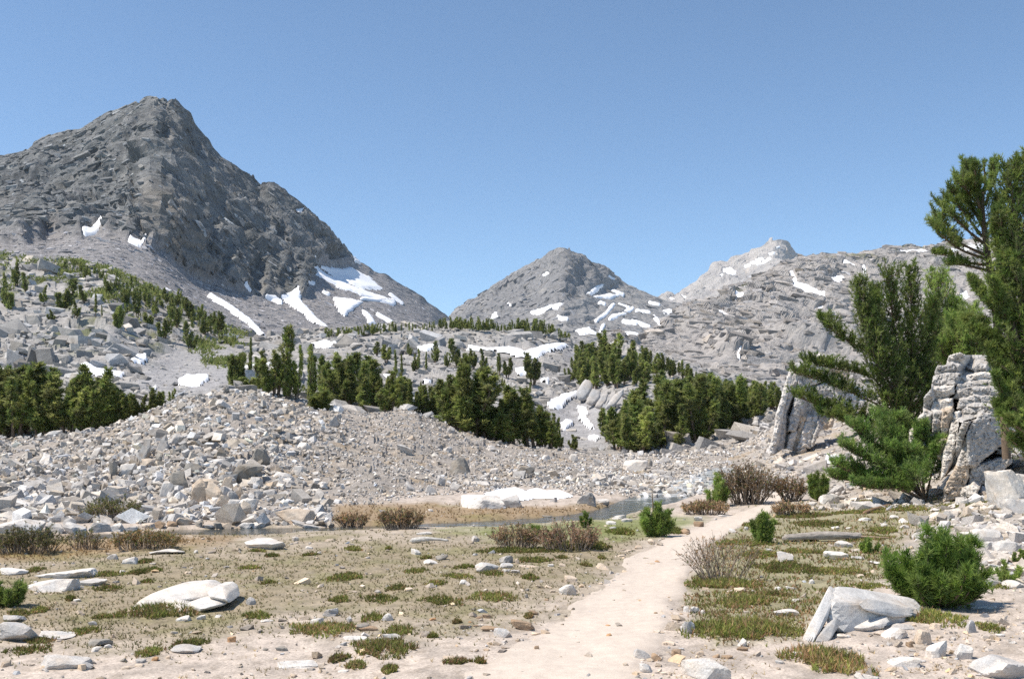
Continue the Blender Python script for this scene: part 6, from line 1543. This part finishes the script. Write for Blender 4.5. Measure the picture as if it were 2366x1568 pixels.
for r in [(600,1345,700,190,.25), (330,1290,260,90,.3), (1200,1565,540,220,.55), (1820,1235,590,110,.2), (2190,1275,200,80,.2), (640,1120,420,110,.3), (780,1055,300,60,.4), (480,1000,420,110,.3), (1400,1000,240,60,.2), (900,900,500,80,.3), (1200,900,500,50,.35), (700,800,300,70,.25), (1400,690,300,40,.2), (620,730,330,60,.15), (1000,770,300,50,.3), (950,690,260,40,.2), (1100,600,360,50,.3), (1500,640,220,60,.2), (700,600,240,60,.3), (1000,540,340,50,.3), (1350,520,300,40,.25), (1660,500,360,60,.2), (2100,460,330,50,.2), (1900,600,140,50,.15), (1380,450,160,40,.4), (2240,720,160,40,.3), (2270,1000,160,50,.2)]:
    mat_patch(z8, K7, *r)
# their labels: by size, tint and neighbours along the meadow
for o, vx, vy, w in MATS: pass
zones = [('above the log', lambda x, y: x > 1560 and y < 1245), ('between the log and the hollowed boulder', lambda x, y: x > 1560 and y < 1400), ('at lower right', lambda x, y: x > 1560), ('near the stream', lambda x, y: y < 1290), ('in mid-meadow', lambda x, y: y < 1400), ('at lower left', lambda x, y: x < 700), ('left of the trail, in front', lambda x, y: True)]
OW = ['leftmost', 'second', 'third', 'fourth', 'fifth', 'sixth', 'seventh', 'eighth', 'ninth', 'tenth', 'eleventh', 'twelfth']
bz = {}
for o, vx, vy, w in MATS:
    z = next(zn for zn, fn in zones if fn(vx, vy)); sz = 'broad' if w > 90 else ('small' if w < 45 else 'middling')
    bz.setdefault((z, sz), []).append((vx, o))
for (z, sz), L_ in bz.items():
    L_.sort(key=lambda q: q[0])
    for k, (vx, o) in enumerate(L_):
        if len(L_) == 1: lab = f'{sz} green-brown heather mat {z}'
        elif k < 12: lab = f'{OW[k]}{" from left" if k else ""} of the {sz} heather mats {z}'
        else: lab = f'one of the {sz} heather mats farthest right {z}'
        o['label'] = lab; o['group'] = f'{sz} heather mats {z}'

# ------------------------------------------------------------------ logs
def log(label, va, vb, r0, r1, seed, tone=(.36, .325, .29), bend=.03):
    rg = np.random.default_rng(seed); a = np.array(hit(*va, 6, 60)); b = np.array(hit(*vb, 6, 60)); b[1] = a[1]+(b[1]-a[1])*.5; b[0] = (vb[0]-CX)/FP*b[1]
    b[2] = float(z_ground(b[0:1], b[1:2])[0])
    n, m = 60, 28; t = np.linspace(0, 1, n); L_ = np.linalg.norm(b-a); ax = unit(b-a); up = np.array([0, 0, 1.]); sd = unit(np.cross(ax, up))
    th = np.linspace(0, 2*math.pi, m, endpoint=False)
    R = (r0+(r1-r0)*t)*(1+.10*np.sin(t*9+seed)) * np.where(t < .03, .55, 1)*np.where(t > .985, .7, 1)
    tt_, qq = np.meshgrid(t, th, indexing='ij'); groove = fbm(tt_*1.3, np.cos(qq+tt_*1.6)*2.2, np.sin(qq+tt_*1.6)*2.2, 1.6, 3)
    rr = R[:, None]*(1+.22*groove)
    P = (b-a)[None]*t[:, None] + up*(r0*.75+bend*np.sin(t*math.pi))[:, None]
    V = P[:, None]+(sd[None, None]*np.cos(th)[None, :, None]+up[None, None]*np.sin(th)[None, :, None])*rr[..., None]
    C = np.asarray(tone)[None, None]*np.exp(.55*groove)[..., None]
    i = np.arange(n*m).reshape(n, m); F = np.stack([i[:-1], np.roll(i, -1, 1)[:-1], np.roll(i, -1, 1)[1:], i[1:]], -1).reshape(-1, 4)
    V = V.reshape(-1, 3); C = C.reshape(-1, 3); V = np.r_[V, P[:1]-ax*.02, P[-1:]+ax*.02]; C = np.r_[C, [tone], [tone]]
    caps = [[i[0, k], n*m, n*m, i[0, (k+1) % m]] for k in range(m)]
    Ft = np.concatenate([F[:, [0, 1, 2]], F[:, [0, 2, 3]], [[i[0, (k+1) % m], i[0, k], n*m] for k in range(m)], [[i[-1, k], i[-1, (k+1) % m], n*m+1] for k in range(m)]])
    t_ = thing('fallen_log', label, 'log', tuple(a))
    obj('stem', mesh_np('stem', V, Ft, np.clip(C, .03, .6), True), M_bark, t_)
    return t_, ax, b-a
t_, ax, v = log('weathered grey fallen log lying among heather right of the trail', z8(812,690), z8(1315,680), .075, .068, 3)
A = Acc(); tube(A, [v*.98+np.array([0, -.05, .05]), v*1.2+np.array([0, -.1, .03]), v*1.36+np.array([0, -.1, .02])], [.03, .022, .008], 6, (.34, .25, .18)); obj('broken_end', A.mesh('broken_end', True), M_bark, t_)
log('pale split log lying in the meadow near the stream', z6(484,775), z6(700,780), .055, .02, 5, (.55, .52, .48))
log('brown rotting log under the low pine thicket', z8(1330,520), z8(1500,440), .04, .05, 7, (.25, .16, .10))
log('thin bare stick leaning at the right edge of the photo', z8(2220,930), z8(2352,1010), .016, .012, 9, (.5, .44, .36))

# ------------------------------------------------------------------ grass, sprigs and pebbles nobody could count
rg = np.random.default_rng(8)
def fg_scatter(n, keep, dmin=7.2, dmax=34):
    px = rg.uniform(-260, 2630, n); d = 1/rg.uniform(1/dmax, 1/dmin, n)
    X = (px-CX)/FP*d; Z = z_ground(X, d); vx, vy = proj(X, d, Z)
    m = keep(X, d, vx, vy); return X[m], d[m], Z[m], vx[m], vy[m]
MEAD = [(-300,1250),(200,1270),(420,1245),(800,1228),(1000,1222),(1250,1215),(1500,1200),(1480,1270),(1420,1330),(1330,1380),(1050,1440),(700,1430),(420,1490),(200,1480),(-300,1470)]
HEATH = [(1600,1330),(1640,1260),(1740,1190),(1900,1170),(2060,1160),(2250,1150),(2366,1165),(2366,1185),(2200,1200),(2080,1240),(2060,1330),(1900,1400),(1850,1480),(1650,1490),(1590,1400)]
def gk(X, Y, px, py):
    sd, sw = stream_dist(X, Y)
    dens = sstep(-70, 50, poly_sd(px, py, MEAD)+50*fbm(X, Y, 0, .5, 3))*sstep(-.45, .35, fbm(X, Y, 6, 1.9, 3)+.15)
    br = np.maximum(sstep(-4, 6, poly_sd(px, py, [(760,1168),(1000,1163),(1300,1170),(1420,1160),(1450,1178),(1330,1196),(1180,1206),(1000,1211),(820,1216)])), sstep(-8, 8, poly_sd(px, py, [(-300,1240),(420,1240),(560,1240),(330,1270),(150,1290),(-300,1305)])))
    return (rg.random(len(X)) < np.maximum(dens*.85, br)) & (sd > sw*1.25) & (trail_t(X, Y) > 1.15)
X, Y, Z, px, py = fg_scatter(60000, gk)
K = len(X); G3 = np.array([[.24, .215, .10], [.19, .19, .075], [.32, .26, .15], [.27, .23, .12]])
br = in_poly(px, py, [(760,1168),(1000,1163),(1300,1170),(1420,1160),(1450,1178),(1330,1196),(1180,1206),(1000,1211),(820,1216)]) | in_poly(px, py, [(-300,1240),(420,1240),(560,1240),(330,1270),(150,1290),(-300,1305)])
col = np.where(br[:, None], np.array([[.33, .225, .115]])*np.exp(rg.normal(0, .2, (K, 1))), G3[rg.integers(0, 4, K)])
V, F, C = tuft_tris(np.stack([X, Y, Z-.003], -1), unit(rg.normal(0, .3, (K, 3))+np.array([[0, 0, 1]])), .028+.0012*Y+.05*br*rg.random(K), 3, .004+.0007*Y, .6, col, rg, .1)
tag(obj('meadow_grass', mesh_np('meadow_grass', V, F, C), M_leaf), 'short dry grass of the meadow and the stream banks', 'grass', kind='stuff')
def hk(X, Y, px, py):
    dens = sstep(-25, 25, poly_sd(px, py, HEATH)+40*fbm(X, Y, 0, .5, 3))*sstep(-.3, .1, fbm(X, Y, 8, 1.6, 3)+.03)
    return (rg.random(len(X)) < dens) & (trail_t(X, Y) > 1.12)
X, Y, Z, px, py = fg_scatter(95000, hk)
K = len(X)
V, F, C = tuft_tris(np.stack([X, Y, Z-.003], -1), unit(rg.normal(0, .25, (K, 3))+np.array([[0, 0, 1]])), (.035+.0012*Y)*rg.uniform(.6, 1.3, K), 4, .005+.0007*Y, .5, HG[np.minimum(rg.integers(0, 6, K), 4)], rg, .5)
tag(obj('heather_carpet', mesh_np('heather_carpet', V, F, C), M_leaf), 'low green and brown heather carpet right of the trail', 'heather', kind='stuff')
# dry tufts in the sand
def dk(X, Y, px, py): return (fbm(X, Y, 3, 1.1, 3) > .12) & (trail_t(X, Y) > 1.1) & (rg.random(len(X)) < .5)
X, Y, Z, px, py = fg_scatter(9000, dk, 7.2, 18)
K = len(X)
V, F, C = tuft_tris(np.stack([X, Y, Z-.003], -1), unit(rg.normal(0, .35, (K, 3))+np.array([[0, 0, 1]])), .03+.03*rg.random(K), 4, .008, .7, np.array([[.42, .33, .19]])*np.exp(rg.normal(0, .2, (K, 1))), rg, .1)
tag(obj('dry_grass_tufts', mesh_np('dry_grass_tufts', V, F, C), M_leaf), 'sparse dry grass tufts in the sandy foreground', 'grass', kind='stuff')
# pebbles
def pk(X, Y, px, py):
    sd, sw = stream_dist(X, Y); tt = trail_t(X, Y)
    p = np.where(tt < .8, .05, np.where(tt < 1.35, .7, .28)); p = np.where((px > 2050) & (py > 1190), .8, p); p = np.where((sd < sw*1.7) & (sd > sw*.8), .9, p)
    p = p*sstep(-.35, .25, fbm(X, Y, 1, .8, 2)+.1)
    return (rg.random(len(X)) < p) & (sd > sw*.7)
X, Y, Z, px, py = fg_scatter(15000, pk, 7.2, 36)
K = len(X); s = np.clip(.022*np.exp(rg.normal(0, .6, K)), .008, .12)*(.8+.03*Y)
scl = s[:, None]*rg.uniform(.7, 1.4, (K, 3)); scl[:, 2] *= .55
Rm = rot_mats(rg.normal(0, .3, K), rg.normal(0, .3, K), rg.uniform(0, 6.3, K))
tag(obj('pebbles', scatter_mesh('pebbles', np.stack([X, Y, Z+scl[:, 2]*.2], -1), scl, Rm, tone_cols(rg, K, (.47, .405, .34), .22, .08), rg), M_stone), 'loose pebbles on the sand and along the stream', 'pebbles', kind='stuff')
# rubble slope under the cliff and round the outcrop
def rk_(X, Y, Z, px, py):
    nz = fbm(X, Y, 2, .35, 3)
    a = (px > 1740) & (py < 1110) & (py > 960) & (Y > 32)
    b = (px > 1880) & (py < 1180) & (Y > 21)
    c = (px > 2120) & (py < 1330) & (py > 1120) & (rg.random(len(X)) < .7)
    return (a | b | c) & (nz > -.3) & (trail_t(X, Y) > 1.3)
X, Y, Z, px, py = picture_scatter(15000, rg, (1700, 3000), (860, 1340), rk_, 13, 95)
K = len(X); s = np.clip(.10*np.exp(rg.normal(0, .6, K)), .03, .7)*(.6+.018*Y)
scl = s[:, None]*rg.uniform(.7, 1.5, (K, 3)); scl[:, 2] *= .5
Rm = rot_mats(rg.normal(0, .35, K), rg.normal(0, .35, K), rg.uniform(0, 6.3, K))
tag(obj('slope_rubble', scatter_mesh('slope_rubble', np.stack([X, Y, Z+scl[:, 2]*.2], -1), scl, Rm, tone_cols(rg, K, (.52, .475, .43), .18, .05), rg), M_block), 'pale broken rubble below the right cliff and outcrop', 'rubble', kind='stuff')

# ------------------------------------------------------------------ thin mountain air
bm = bmesh.new(); bmesh.ops.create_cube(bm, size=1); me = bpy.data.meshes.new('haze'); bm.to_mesh(me); bm.free()
hz = obj('haze', me); hz.location = (0, 4200, 420); hz.scale = (20000, 9600, 900)
mh = bpy.data.materials.new('mountain_air'); mh.use_nodes = True; N = mh.node_tree.nodes; L = mh.node_tree.links
N.remove(N['Principled BSDF']); pv = N.new('ShaderNodeVolumePrincipled'); pv.inputs['Color'].default_value = (.76, .88, 1, 1); pv.inputs['Density'].default_value = 3.8e-5; pv.inputs['Anisotropy'].default_value = .2
L.new(pv.outputs[0], N['Material Output'].inputs['Volume']); me.materials.append(mh)
tag(hz, kind='stuff')
